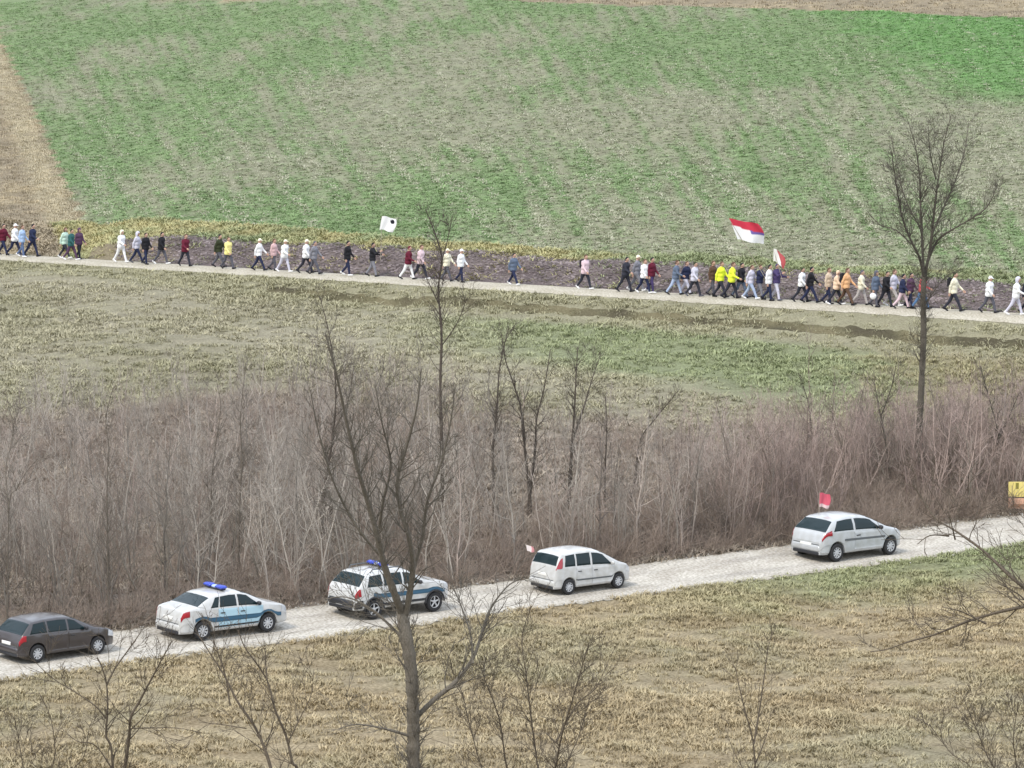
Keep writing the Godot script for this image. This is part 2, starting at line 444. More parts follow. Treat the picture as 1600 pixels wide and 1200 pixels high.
const TREES := [
	{"name": "bare_tree", "label": "tall bare tree with forked grey trunk rising in front of the police off-roader", "x": -1.86, "d": 66.0, "den": 1.0, "stems": [[0.135, 0.1, [0.00, -0.10, -0.02, 6.22, -0.03, 7.34, -0.07, 8.21, -0.18, 8.90, -0.23, 9.21]], [0.068, 0.012, [-0.23, 9.18, -0.35, 9.58, -0.54, 10.19, -0.66, 10.81, -0.80, 11.42, -0.94, 11.98, -1.08, 12.65, -1.21, 13.38, -1.33, 14.11, -1.50, 14.84]], [0.06, 0.01, [-0.19, 9.06, -0.08, 9.58, -0.01, 10.19, -0.08, 10.81, -0.22, 11.30, -0.27, 11.91, -0.07, 12.65, 0.11, 13.38, 0.20, 14.11]], [0.035, 0.008, [-0.02, 10.01, 0.17, 10.69, 0.27, 11.42, 0.53, 12.16, 0.72, 13.01, 0.80, 13.62]], [0.05, 0.01, [-0.02, 7.12, 0.40, 7.49, 0.77, 7.78, 1.11, 8.21, 1.28, 8.65, 1.44, 9.08, 1.74, 9.48, 2.01, 9.64]], [0.03, 0.008, [-0.03, 6.78, -0.58, 6.99, -1.07, 7.07, -1.43, 7.02]], [0.03, 0.008, [-0.54, 10.19, -0.93, 10.69, -1.23, 11.18, -1.52, 11.91, -1.76, 12.89, -1.87, 13.62]], [0.03, 0.008, [-0.66, 10.81, -0.56, 11.42, -0.41, 12.16, -0.55, 13.01, -0.67, 13.75]], [0.025, 0.007, [-0.13, 8.59, -0.45, 8.90, -0.81, 9.21, -1.30, 9.39, -1.72, 9.33]], [0.022, 0.007, [1.11, 8.21, 1.07, 8.71, 0.89, 9.21, 0.71, 9.58]]]},
	{"name": "bare_tree", "label": "bare forked tree reaching up in front of the dark hatchback", "x": -8.53, "d": 74.0, "den": 0.8, "stems": [[0.05, 0.012, [0.00, -0.10, -0.03, 4.45, -0.16, 5.15, -0.12, 5.71, -0.13, 6.27, -0.22, 6.69, -0.32, 6.90]], [0.042, 0.008, [-0.01, 3.89, 0.19, 4.31, 0.35, 5.15, 0.43, 5.71, 0.62, 6.06, 0.88, 6.55, 1.18, 7.11, 1.37, 7.46]], [0.02, 0.006, [-0.13, 6.30, 0.03, 6.62, 0.41, 7.14, 0.64, 7.46]], [0.016, 0.005, [-0.15, 5.57, -0.37, 5.85, -0.80, 6.13, -1.25, 6.41, -1.65, 6.76]], [0.012, 0.005, [0.39, 5.36, 0.86, 5.41, 1.41, 5.46, 1.96, 5.43]], [0.016, 0.005, [-0.03, 4.45, -0.38, 5.01, -0.72, 5.13, -0.95, 5.29]]]},
	{"name": "bare_tree", "label": "bare two-stemmed tree below the police saloon with stems leaning to one side", "x": -4.78, "d": 76.0, "den": 0.8, "stems": [[0.055, 0.01, [0.00, -0.10, 0.07, 3.64, -0.06, 4.22, -0.19, 4.79, -0.43, 5.44, -0.59, 6.01, -0.84, 6.44, -1.09, 6.80, -1.22, 7.16]], [0.048, 0.008, [-0.03, 2.63, -0.41, 3.50, -0.65, 4.22, -0.92, 4.79, -1.34, 5.37, -1.62, 5.87, -1.96, 6.37, -2.24, 6.77]], [0.02, 0.006, [-1.41, 5.48, -1.51, 6.08, -1.61, 6.44, -1.81, 6.94]], [0.018, 0.006, [-0.60, 6.06, -0.64, 6.44, -0.66, 6.87]], [0.014, 0.005, [-0.15, 4.65, 0.14, 5.22, 0.35, 5.65, 0.42, 6.23]], [0.012, 0.005, [-1.06, 4.97, -1.55, 5.01, -2.12, 5.08]]]},
	{"name": "bare_shrub", "label": "many-stemmed bare shrub on the dry slope below the white minivan", "x": 0.57, "d": 80.0, "den": 1.3, "stems": [[0.03, 0.007, [0.00, -0.10, 0.06, 2.64, -0.00, 3.40, -0.12, 4.31, -0.24, 5.37, -0.34, 6.27, -0.12, 7.02]], [0.034, 0.007, [0.00, -0.10, 0.18, 2.64, 0.40, 3.55, 0.54, 4.46, 0.76, 5.37, 0.98, 6.27, 1.13, 6.80]], [0.03, 0.007, [0.00, -0.10, -0.49, 2.64, -0.71, 3.55, -0.86, 4.61, -1.16, 5.52, -1.38, 6.27]], [0.02, 0.006, [0.44, 3.78, 0.91, 4.61, 1.36, 4.99, 1.65, 5.52]], [0.025, 0.006, [0.00, -0.10, -1.16, 2.79, -1.53, 4.01, -1.75, 4.91, -2.04, 5.52]], [0.022, 0.006, [0.00, -0.10, 0.62, 2.64, 0.99, 3.55, 1.28, 4.46]]]},
	{"name": "bare_shrub", "label": "slender forked bare shrub alone on the dry grass slope", "x": 6.10, "d": 86.0, "den": 0.5, "stems": [[0.03, 0.007, [0.00, -0.10, -0.01, 1.29, -0.05, 2.11, -0.12, 2.76, -0.30, 3.41, -0.46, 4.06, -0.55, 4.54]], [0.025, 0.006, [-0.08, 2.60, 0.07, 3.41, 0.19, 4.22, 0.29, 4.95, 0.48, 5.51]], [0.016, 0.005, [-0.03, 2.11, 0.26, 2.76, 0.36, 3.17]], [0.014, 0.005, [-0.03, 1.45, -0.53, 2.27, -0.77, 2.92]]]},
	{"name": "bare_tree", "label": "leaning bare tree at the right edge with long bare branches over the road", "x": 9.75, "d": 58.0, "den": 0.7, "stems": [[0.12, 0.05, [0.00, -0.10, -0.07, 7.13, -0.17, 9.21, -0.25, 10.41, -0.17, 11.92]], [0.042, 0.008, [-0.17, 9.16, -0.77, 9.76, -1.31, 10.19, -1.74, 10.57, -2.18, 10.86, -2.50, 11.04, -2.70, 11.33, -2.88, 11.60]], [0.016, 0.005, [-2.48, 11.03, -2.82, 11.08, -3.03, 10.95]], [0.014, 0.005, [-2.37, 10.97, -2.48, 11.33, -2.53, 11.49]], [0.035, 0.007, [-0.22, 9.97, -0.98, 9.81, -1.51, 9.67, -2.05, 9.45, -2.58, 9.21, -3.00, 9.05, -3.37, 8.88, -3.64, 8.83]], [0.016, 0.005, [-1.83, 9.54, -2.26, 9.76, -2.59, 9.87]], [0.03, 0.006, [-0.21, 10.19, -0.68, 10.73, -1.11, 11.06, -1.33, 11.49]]]},
	{"name": "bare_shrub", "label": "dense tangle of bare twigs in the bottom right corner", "x": 11.46, "d": 80.0, "den": 1.4, "stems": [[0.028, 0.006, [0.00, -0.10, -0.17, 2.95, -0.49, 3.86, -0.87, 4.77, -1.10, 5.30]], [0.028, 0.006, [0.00, -0.10, 0.05, 2.95, -0.04, 3.86, -0.21, 4.77, -0.15, 5.68]], [0.028, 0.006, [0.00, -0.10, 0.27, 2.95, 0.40, 4.01, 0.45, 5.07, 0.22, 5.83]], [0.022, 0.006, [0.00, -0.10, -0.47, 2.80, -1.07, 3.41, -1.53, 4.01]], [0.022, 0.006, [0.00, -0.10, 0.72, 2.95, 0.99, 4.32]]]},
	{"name": "bare_shrub", "label": "low bare shrub in the bottom left corner", "x": -10.70, "d": 78.0, "den": 0.9, "stems": [[0.025, 0.006, [0.00, -0.10, 0.14, 2.82, 0.37, 3.71, 0.31, 4.60, 0.04, 5.19]], [0.025, 0.006, [0.00, -0.10, -0.30, 2.82, -0.42, 3.71, -0.55, 4.60]], [0.02, 0.006, [0.00, -0.10, 0.50, 2.82, 0.95, 3.56, 1.06, 4.15]]]},
	{"name": "bare_tree", "label": "straight slim bare tree whose top reaches the marching column", "x": -2.50, "d": 126.0, "den": 1.0, "stems": [[0.075, 0.012, [0.00, -0.10, 0.00, 0.92, -0.04, 3.26, -0.08, 5.12, -0.03, 6.98, -0.14, 8.59, -0.02, 9.75, -0.36, 10.90, -0.59, 11.47]], [0.02, 0.008, [-0.04, 9.52, 0.21, 10.44, 0.40, 11.35]], [0.02, 0.008, [-0.05, 7.90, -0.48, 8.82, -0.82, 9.52]], [0.02, 0.008, [-0.05, 6.51, 0.55, 7.44, 0.89, 8.36]]]},
	{"name": "bare_tree", "label": "slim bare tree leaning left, one of two close stems behind the minivan", "x": 0.68, "d": 128.0, "den": 0.8, "stems": [[0.055, 0.012, [0.00, -0.10, -0.02, 0.65, -0.21, 2.56, -0.33, 3.98, -0.68, 5.16, -0.92, 5.87, -1.06, 6.81]]]},
	{"name": "bare_tree", "label": "upright slim bare tree close beside the left-leaning stem", "x": 0.57, "d": 128.5, "den": 0.8, "stems": [[0.05, 0.012, [0.00, -0.10, 0.05, 0.54, 0.28, 2.45, 0.33, 3.64, 0.61, 4.82, 0.84, 6.24]]]},
	{"name": "bare_tree", "label": "bare tree forking in two high up, above the roof of the minivan", "x": 2.08, "d": 130.0, "den": 1.0, "stems": [[0.065, 0.012, [0.00, -0.10, 0.02, 0.15, 0.07, 1.26, 0.16, 2.70, 0.25, 4.15, 0.30, 5.34, 0.36, 6.30]], [0.035, 0.009, [0.18, 2.82, 0.58, 3.90, 0.89, 4.86, 1.24, 5.82]]]},
	{"name": "bare_tree", "label": "slim bare tree with a bend halfway, left of the paired stems", "x": -0.65, "d": 127.0, "den": 0.9, "stems": [[0.05, 0.011, [0.00, -0.10, -0.02, 1.04, -0.04, 2.69, 0.10, 4.10, 0.19, 5.50, 0.42, 6.67, 0.54, 7.14]]]},
	{"name": "bare_tree", "label": "short straight bare stem standing right of the forked tree", "x": 3.49, "d": 131.0, "den": 0.7, "stems": [[0.038, 0.01, [0.00, -0.10, -0.00, 0.15, 0.01, 1.61, 0.06, 3.06, 0.01, 4.27]]]},
	{"name": "bare_tree", "label": "thin bare tree bending over to the right in the thicket", "x": 4.49, "d": 132.0, "den": 0.8, "stems": [[0.042, 0.01, [0.00, -0.10, -0.01, 0.15, 0.16, 0.96, 0.35, 2.43, 0.95, 3.28, 1.43, 3.89, 1.83, 4.38]]]},
	{"name": "bare_tree", "label": "tallest bare tree with a wide fan of limbs above the marchers at right", "x": 16.18, "d": 139.0, "den": 1.6, "stems": [[0.115, 0.085, [0.00, -0.10, -0.01, 0.15, 0.03, 2.14, 0.08, 4.19, 0.13, 5.72, 0.08, 7.00, 0.12, 8.07]], [0.05, 0.01, [0.12, 7.89, -0.15, 8.78, -0.51, 9.42, -0.90, 10.30, -1.17, 11.31, -1.38, 12.20, -1.57, 13.08]], [0.05, 0.01, [0.09, 8.02, -0.00, 9.29, -0.10, 10.56, -0.17, 11.82, -0.36, 13.08, -0.71, 14.21]], [0.055, 0.01, [0.14, 8.02, 0.33, 9.29, 0.43, 10.81, 0.54, 12.07, 0.69, 13.33, 0.93, 14.46]], [0.045, 0.01, [0.24, 8.58, 0.63, 9.42, 1.25, 9.92, 1.88, 10.30, 2.50, 10.81, 2.86, 11.69]], [0.035, 0.009, [0.40, 9.67, 0.98, 10.81, 1.47, 11.82, 1.83, 12.83, 2.07, 13.96]], [0.025, 0.008, [-0.41, 9.24, -1.02, 9.80, -1.65, 10.00, -2.17, 10.56]], [0.025, 0.008, [-0.03, 9.80, -0.66, 11.06, -0.93, 12.32, -1.20, 13.58]], [0.025, 0.008, [0.51, 11.82, 0.19, 12.96, 0.05, 13.96]], [0.025, 0.008, [0.11, 6.74, 0.58, 7.51, 1.03, 8.02, 1.53, 8.27]]]},
	{"name": "bare_tree", "label": "crooked bare tree just left of the tallest tree", "x": 15.00, "d": 138.0, "den": 0.9, "stems": [[0.045, 0.01, [0.00, -0.10, -0.06, 0.24, -0.29, 1.77, -0.56, 3.05, -0.75, 4.07]], [0.025, 0.008, [-0.45, 2.54, -0.11, 3.81, -0.00, 4.83]]]},
	{"name": "bare_tree", "label": "thin upright bare stem above the police saloon", "x": -9.14, "d": 116.0, "den": 0.9, "stems": [[0.045, 0.01, [0.00, -0.10, 0.09, 2.67, 0.16, 3.97, 0.13, 5.26, 0.23, 6.33, 0.34, 7.18]]]},
	{"name": "bare_tree", "label": "thin bare stem in the grey thicket above the dark hatchback", "x": -12.79, "d": 110.0, "den": 0.9, "stems": [[0.04, 0.01, [0.00, -0.10, 0.04, 4.53, 0.10, 5.75, 0.01, 6.56, 0.23, 7.58]]]},
	{"name": "bare_tree", "label": "pale thin bare stem left of the stem above the saloon", "x": -10.16, "d": 117.0, "den": 0.9, "stems": [[0.035, 0.009, [0.00, -0.10, 0.07, 2.63, 0.19, 3.93, 0.42, 5.45, 0.32, 6.31]]]},
	{"name": "bare_tree", "label": "thin bare tree left of the big forked trunk, topped near the upper meadow", "x": -6.57, "d": 121.0, "den": 1.1, "stems": [[0.05, 0.01, [0.00, -0.10, 0.01, 1.77, 0.36, 4.01, 0.48, 5.80, 0.27, 7.58, -0.05, 8.92]], [0.022, 0.008, [0.41, 4.24, 0.92, 5.36, 1.08, 6.47]]]},
	{"name": "bare_tree", "label": "bare stem in the thicket right behind the red-flagged hatchback", "x": 11.80, "d": 139.0, "den": 0.9, "stems": [[0.04, 0.01, [0.00, -0.10, 0.07, 0.15, 0.17, 0.82, 0.03, 2.62, -0.24, 3.65]]]},
	{"name": "bare_tree", "label": "leaning bare tree at the right edge of the thicket above the yellow sign", "x": 19.43, "d": 143.0, "den": 1.0, "stems": [[0.04, 0.01, [0.00, -0.10, 0.12, 0.15, 0.28, 0.25, 0.47, 0.88, 0.05, 2.47, -0.36, 3.79]], [0.03, 0.008, [0.38, 0.48, 0.85, 1.67, 1.22, 2.73]]]},
	{"name": "bare_tree", "label": "thin bare tree at the far left edge of the thicket", "x": -15.71, "d": 108.0, "den": 1.0, "stems": [[0.04, 0.01, [0.00, -0.10, 0.13, 3.96, 0.36, 4.56, 0.71, 5.16, 1.07, 5.56]], [0.03, 0.008, [0.13, 3.96, -0.03, 5.16, 0.13, 6.16, -0.05, 6.96]]]},
]

# ---------------------------------------------------------------- bare wood
func grow(b: Buf, at: Vector3, dir: Vector3, length: float, r: float, level: int, r_: RandomNumberGenerator) -> void:
	var n := 5 if level > 1 else 4
	var p := PackedVector3Array([at])
	var rad := PackedFloat32Array([r])
	var q := at
	var t := dir
	for i in n:
		t = (t + Vector3(r_.randfn(0, 0.16), r_.randfn(0.07, 0.10), r_.randfn(0, 0.16))).normalized()
		q += t * length / n
		p.append(q)
		rad.append(lerpf(r, maxf(0.004, r * 0.3), float(i + 1) / n))
	b.tube(p, rad, 3)
	if level <= 0: return
	var kids := 4 if level > 1 else 3
	for k in kids:
		var f := r_.randf_range(0.3, 0.98) * n
		var i := mini(int(f), n - 1)
		var o := p[i].lerp(p[i + 1], f - i)
		var along := (p[i + 1] - p[i]).normalized()
		var out := along.cross(Vector3(r_.randfn(0, 1), r_.randfn(0, 1), r_.randfn(0, 1))).normalized()
		grow(b, o, (along * 0.8 + out * r_.randf_range(0.5, 0.9)).normalized(), length * r_.randf_range(0.4, 0.65), maxf(0.0045, rad[i] * 0.55), level - 1, r_)

func sapling(height: float, r: float, stems: int, twigs: int, seed_: int, spread: float, crown: Buf = null) -> Buf:
	var r_ := RandomNumberGenerator.new()
	r_.seed = seed_
	var b := Buf.new()
	for s in stems:
		var p := PackedVector3Array([Vector3(r_.randfn(0, 0.12), -0.15, r_.randfn(0, 0.12))])
		var rad := PackedFloat32Array([r])
		var t := Vector3(r_.randfn(0, spread), 1, r_.randfn(0, spread)).normalized()
		var hh := height * r_.randf_range(0.65, 1.0)
		var n := 8
		for i in n:
			t = (t + Vector3(r_.randfn(0, 0.10), 0.06, r_.randfn(0, 0.10))).normalized()
			p.append(p[-1] + t * hh / n)
			rad.append(lerpf(r, 0.006, float(i + 1) / n))
		b.tube(p, rad, 4)
		for k in twigs:
			var f := r_.randf_range(0.15, 0.98) * n
			var i := mini(int(f), n - 1)
			var o := p[i].lerp(p[i + 1], f - i)
			var a := r_.randf() * TAU
			var dir := Vector3(cos(a), r_.randf_range(0.5, 1.5), sin(a)).normalized()
			grow(crown if crown else b, o, dir, hh * r_.randf_range(0.12, 0.30) * (1.15 - 0.5 * f / n), maxf(0.005, rad[i] * 0.5), 1, r_)
	return b

func _thicket() -> void:
	var bark := vertex_mat(0.95)
	var kinds := []
	for k in 7:
		kinds.append(sapling(1.0 * [4.6, 5.4, 3.8, 4.2, 5.0, 3.4, 6.0][k], [0.028, 0.034, 0.022, 0.024, 0.03, 0.02, 0.04][k], [2, 1, 4, 3, 2, 5, 1][k], [9, 20, 6, 7, 11, 5, 22][k], 900 + k, [0.10, 0.05, 0.2, 0.16, 0.1, 0.25, 0.04][k]).mesh(bark))
	for k in 7:
		var buf := PackedFloat32Array()
		for i in 250:
			var x := rng.randf_range(-24.0, 27.0)
			var deep := 13.0 + 24.0 * smoothstep(14.0, -12.0, x)
			var l := 2.6 + deep * pow(rng.randf(), 1.25)
			var d := d_lower(x) + l / 0.773
			if u_of(x, d) > -8.0 - 6.0 * rng.randf() or low.get_noise_2d(x * 2.2, d * 2.2) < -0.3: continue
			if rng.randf() < 0.72 * smoothstep(-5.0, -1.0, x) * smoothstep(9.0, 5.5, x) * smoothstep(2.5, 6.0, l): continue
			var s := rng.randf_range(0.6, 1.15) * lerpf(1.15, 0.5, clampf((l - 2.0) / deep, 0, 1))
			var c := Color(0.30, 0.27, 0.235).lerp(Color(0.32, 0.25, 0.22), clampf(smoothstep(2.0, 12.0, x) + rng.randfn(0, 0.3), 0, 1))
			var v := rng.randf_range(0.6, 1.5)
			put(buf, spot(x, d), rng.randf() * TAU, s, s, Color(c.r * v, c.g * v, c.b * v))
		stuff("brushwood", "grey brown thicket of bare saplings behind the lower road", "thicket", kinds[k], buf)
	# the saplings of the front row stand out one by one
	var woods := [bark_mat(Color(0.33, 0.30, 0.26)), bark_mat(Color(0.24, 0.205, 0.175)), bark_mat(Color(0.29, 0.235, 0.205))]
	var models := []
	for k in 9:
		var cr := Buf.new()
		var tr := sapling([5.2, 4.4, 6.0][k / 3] * (0.9 + 0.1 * (k % 3)), 0.034, 1 + k % 2, 14, 1700 + k, 0.10, cr)
		models.append([tr.mesh(woods[k % 3]), cr.mesh(woods[k % 3])])
	for i in 66:
		var x := -17.5 + 37.5 * (i + rng.randf_range(-0.4, 0.4)) / 66.0
		var l := rng.randf_range(2.8, 6.5)
		if x > -1.0 and x < 6.0 and i % 2 == 0: continue
		var d := d_lower(x) + l / 0.773
		var kind := rng.randi() % 9
		var zone := "left of the dark hatchback" if x < -14.5 else "behind the dark hatchback" if x < -11.8 else "behind the police saloon" if x < -7.0 else "behind the police off-roader" if x < -2.2 else "behind the white minivan" if x < 4.5 else "between minivan and silver hatchback" if x < 10.0 else "behind the silver hatchback" if x < 14.8 else "left of the yellow sign"
		var sp := thing("bare_sapling", "%s %s bare sapling in the thicket %s" % [["pale grey", "dark brown", "reddish brown"][kind % 3], ["single-stemmed", "two-stemmed"][kind % 2], zone], "sapling", spot(x, d), "saplings along the front of the thicket")
		sp.rotation.y = rng.randf() * TAU
		sp.scale = Vector3.ONE * rng.randf_range(0.6, 1.1) * (0.75 if x > -1.0 and x < 6.0 else 1.0)
		var md: Array = models[kind]
		part("trunk", md[0], sp)
		part("crown", md[1], sp)
	# brambles and dead stalks low down along the road bank
	var br := []
	for k in 3:
		var r_ := RandomNumberGenerator.new()
		r_.seed = 70 + k
		var b := Buf.new()
		for s in 9:
			var a := r_.randf() * TAU
			grow(b, Vector3(r_.randfn(0, 0.2), -0.1, r_.randfn(0, 0.2)), Vector3(cos(a) * 0.9, r_.randf_range(0.4, 1.6), sin(a) * 0.9).normalized(), r_.randf_range(0.6, 1.3), 0.009, 1, r_)
		br.append(b.mesh(bark))
	for k in 3:
		var buf := PackedFloat32Array()
		for i in 1100:
			var x := rng.randf_range(-22.0, 26.0)
			var deep := 9.0 + 24.0 * smoothstep(14.0, -12.0, x)
			var l := 2.25 + deep * pow(rng.randf(), 1.6)
			var d := d_lower(x) + l / 0.773
			if u_of(x, d) > -9.0: continue
			if rng.randf() < 0.6 * smoothstep(-5.0, -1.0, x) * smoothstep(9.0, 5.5, x) * smoothstep(4.0, 8.0, l): continue
			var s := rng.randf_range(0.5, 1.2)
			var c := Color(0.24, 0.19, 0.16).lerp(Color(0.34, 0.275, 0.225), rng.randf())
			put(buf, spot(x, d), rng.randf() * TAU, s, s, c)
		stuff("undergrowth", "low brown brambles and dead stalks along the road bank", "undergrowth", br[k], buf)

func tuft(blades: int, lean: float, seed_: int, wide: float) -> Buf:
	var r_ := RandomNumberGenerator.new()
	r_.seed = seed_
	var b := Buf.new()
	for k in blades:
		var a := r_.randf() * TAU
		var o := Vector3(r_.randfn(0, 0.35), -0.05, r_.randfn(0, 0.35))
		var s := Vector3(cos(a + 1.57), 0, sin(a + 1.57)) * wide
		var f := Vector3(cos(a), 0, sin(a)) * lean * r_.randf_range(0.4, 1.3)
		var h := r_.randf_range(0.6, 1.1)
		var n := b.v.size()
		b.v.append_array([o - s, o + s, o + f * 0.4 + Vector3.UP * h * 0.6 - s * 0.7, o + f * 0.4 + Vector3.UP * h * 0.6 + s * 0.7, o + f + Vector3.UP * h])
		b.ix.append_array([n, n + 1, n + 3, n, n + 3, n + 2, n + 2, n + 3, n + 4])
	return b

func _grass() -> void:
	var gm := vertex_mat(0.95)
	gm.backlight_enabled = true
	gm.backlight = Color(0.35, 0.35, 0.3)
	var t1 := tuft(9, 0.7, 1, 0.07).mesh(gm)
	var t2 := tuft(9, 1.1, 2, 0.10).mesh(gm)
	# the dry slope in front of the lower road
	for part_ in 2:
		var buf := PackedFloat32Array()
		for i in 60000:
			var x := rng.randf_range(-20.0, 24.0)
			var d := rng.randf_range(84.0, 138.0)
			var l := l_of(x, d)
			if l > -1.75 or absf(x) > 0.165 * d + 2.0: continue
			var n := low.get_noise_2d(x * 2.5, d * 2.5) + 0.6 * mid.get_noise_2d(x * 1.2, d * 2.4)
			if n < rng.randf_range(-0.5, 0.15): continue
			var c := ground_color(x, d)
			var v := rng.randf_range(0.95, 1.3)
			var s := rng.randf_range(0.06, 0.15) * (1.0 + 0.7 * clampf(n, 0, 1))
			put(buf, spot(x, d), rng.randf() * TAU, s * 1.3, s, Color(c.r * v, c.g * v, c.b * v * 0.95), rng.randf_range(-0.3, 0.3))
		stuff("grass", "dry beige grass on the slope in front of the lower road", "grass", [t1, t2][part_], buf)
	for part_ in 2:
		var buf := PackedFloat32Array()
		for i in 60000:
			var x := rng.randf_range(-33.0, 30.0)
			var d := rng.randf_range(106.0, 206.0)
			var l := l_of(x, d)
			var u := u_of(x, d)
			if l < 1.9 or u > -1.45 or absf(x) > 0.165 * d + 2.0: continue
			if u > -4.9 and u < -3.4 and x > -14.0 and rng.randf() < 0.3: continue
			var n := low.get_noise_2d(x * 2.0, d * 2.0) + 0.6 * mid.get_noise_2d(x, d * 1.6)
			if n < rng.randf_range(-0.6, 0.1): continue
			var c := ground_color(x, d)
			var v := rng.randf_range(0.95, 1.3)
			var s := rng.randf_range(0.07, 0.19) * (1.0 + 0.6 * clampf(n, 0, 1))
			put(buf, spot(x, d), rng.randf() * TAU, s * 1.4, s, Color(c.r * v, c.g * v, c.b * v * 0.95), rng.randf_range(-0.3, 0.3))
		stuff("grass", "pale olive grass of the meadow between the two roads", "grass", [t1, t2][part_], buf)
	# grassy margin above the bank
	var mb := PackedFloat32Array()
	for i in 16000:
		var x := rng.randf_range(-36.0, 33.0)
		var u := rng.randf_range(4.3, 13.0) if i % 9 else rng.randf_range(1.5, 5.0)
		var d := d_upper(x) + u / 0.8695
		if in_field(x, d): continue
		var c := ground_color(x, d)
		var v := rng.randf_range(0.85, 1.35)
		var s := rng.randf_range(0.08, 0.24)
		put(mb, spot(x, d), rng.randf() * TAU, s * 1.4, s, Color(c.r * v, c.g * v, c.b * v), rng.randf_range(-0.3, 0.3))
	stuff("grass", "yellowish grass margin between earth bank and crop field", "grass", t2, mb)
	# the crop: low leaf clumps in drilled rows
	var fb := PackedFloat32Array()
	for i in 270000:
		var d := 172.0 + 205.0 * pow(rng.randf(), 1.25)
		var r := snappedf(rng.randf_range(-38.0, 46.0), 0.9) + rng.randfn(0, 0.3)
		var x := r + (-0.1 + 0.0048 * r) * (d - 200.0)
		if absf(x) > 0.16 * d + 3.0 or not in_field(x, d): continue
		var c := ground_color(x, d)
		if c.g / c.r < rng.randf_range(0.6, 1.35): continue
		var v := rng.randf_range(0.75, 1.25)
		var s := rng.randf_range(0.06, 0.14)
		put(fb, spot(x, d), rng.randf() * TAU, s * 1.7, s * 0.8, Color(c.r * v * 0.95, c.g * v * 1.02, c.b * v * 0.92), rng.randf_range(-0.3, 0.3))
	stuff("crop", "young green crop growing in drilled rows on the slope", "crop", t2, fb)
	# dry stubble on the brown field beyond the crop's edge
	var lb := PackedFloat32Array()
	for i in 16000:
		var d := rng.randf_range(204.0, 350.0)
		var x := field_left(d) - 22.0 * rng.randf() * rng.randf() + 0.5
		if in_field(x, d) or u_of(x, d) < 3.0: continue
		var c := ground_color(x, d)
		var v := rng.randf_range(0.9, 1.3)
		var s := rng.randf_range(0.08, 0.2)
		put(lb, spot(x, d), rng.randf() * TAU, s * 1.6, s * 0.8, Color(c.r * v, c.g * v, c.b * v), rng.randf_range(-0.3, 0.3))
	for i in 16000:
		var x := rng.randf_range(-70.0, 75.0)
		var u := rng.randf_range(130.0, 200.0)
		var d := d_upper(x) + u / 0.8695
		if in_field(x, d): continue
		var c := ground_color(x, d)
		var v := rng.randf_range(0.85, 1.25)
		var s := rng.randf_range(0.12, 0.3)
		put(lb, spot(x, d), rng.randf() * TAU, s * 1.8, s * 0.7, Color(c.r * v, c.g * v, c.b * v), rng.randf_range(-0.3, 0.3))
	stuff("stubble", "dry brown stubble on the fields left of and beyond the crop", "stubble", t1, lb)
	# pale dead stalks lying in streaks along the rows
	var db := PackedFloat32Array()
	for i in 90000:
		var d := 176.0 + 150.0 * rng.randf() * sqrt(rng.randf())
		var x := rng.randf_range(-55.0, 55.0)
		if absf(x) > 0.16 * d + 3.0 or not in_field(x, d): continue
		var r := row_of(x, d)
		if fine.get_noise_2d(r * 0.55, d * 0.012) + 0.5 * mid.get_noise_2d(x, d) > rng.randf_range(-0.5, -0.15): continue
		var v := rng.randf_range(0.85, 1.25)
		var s := rng.randf_range(0.08, 0.2)
		put(db, spot(x, d), rng.randf() * TAU, s * 1.9, s * 0.6, Color(0.40 * v, 0.39 * v, 0.30 * v), rng.randf_range(-0.5, 0.5))
	stuff("stubble", "pale straw stubble lying in streaks between the crop rows", "stubble", t1, db)

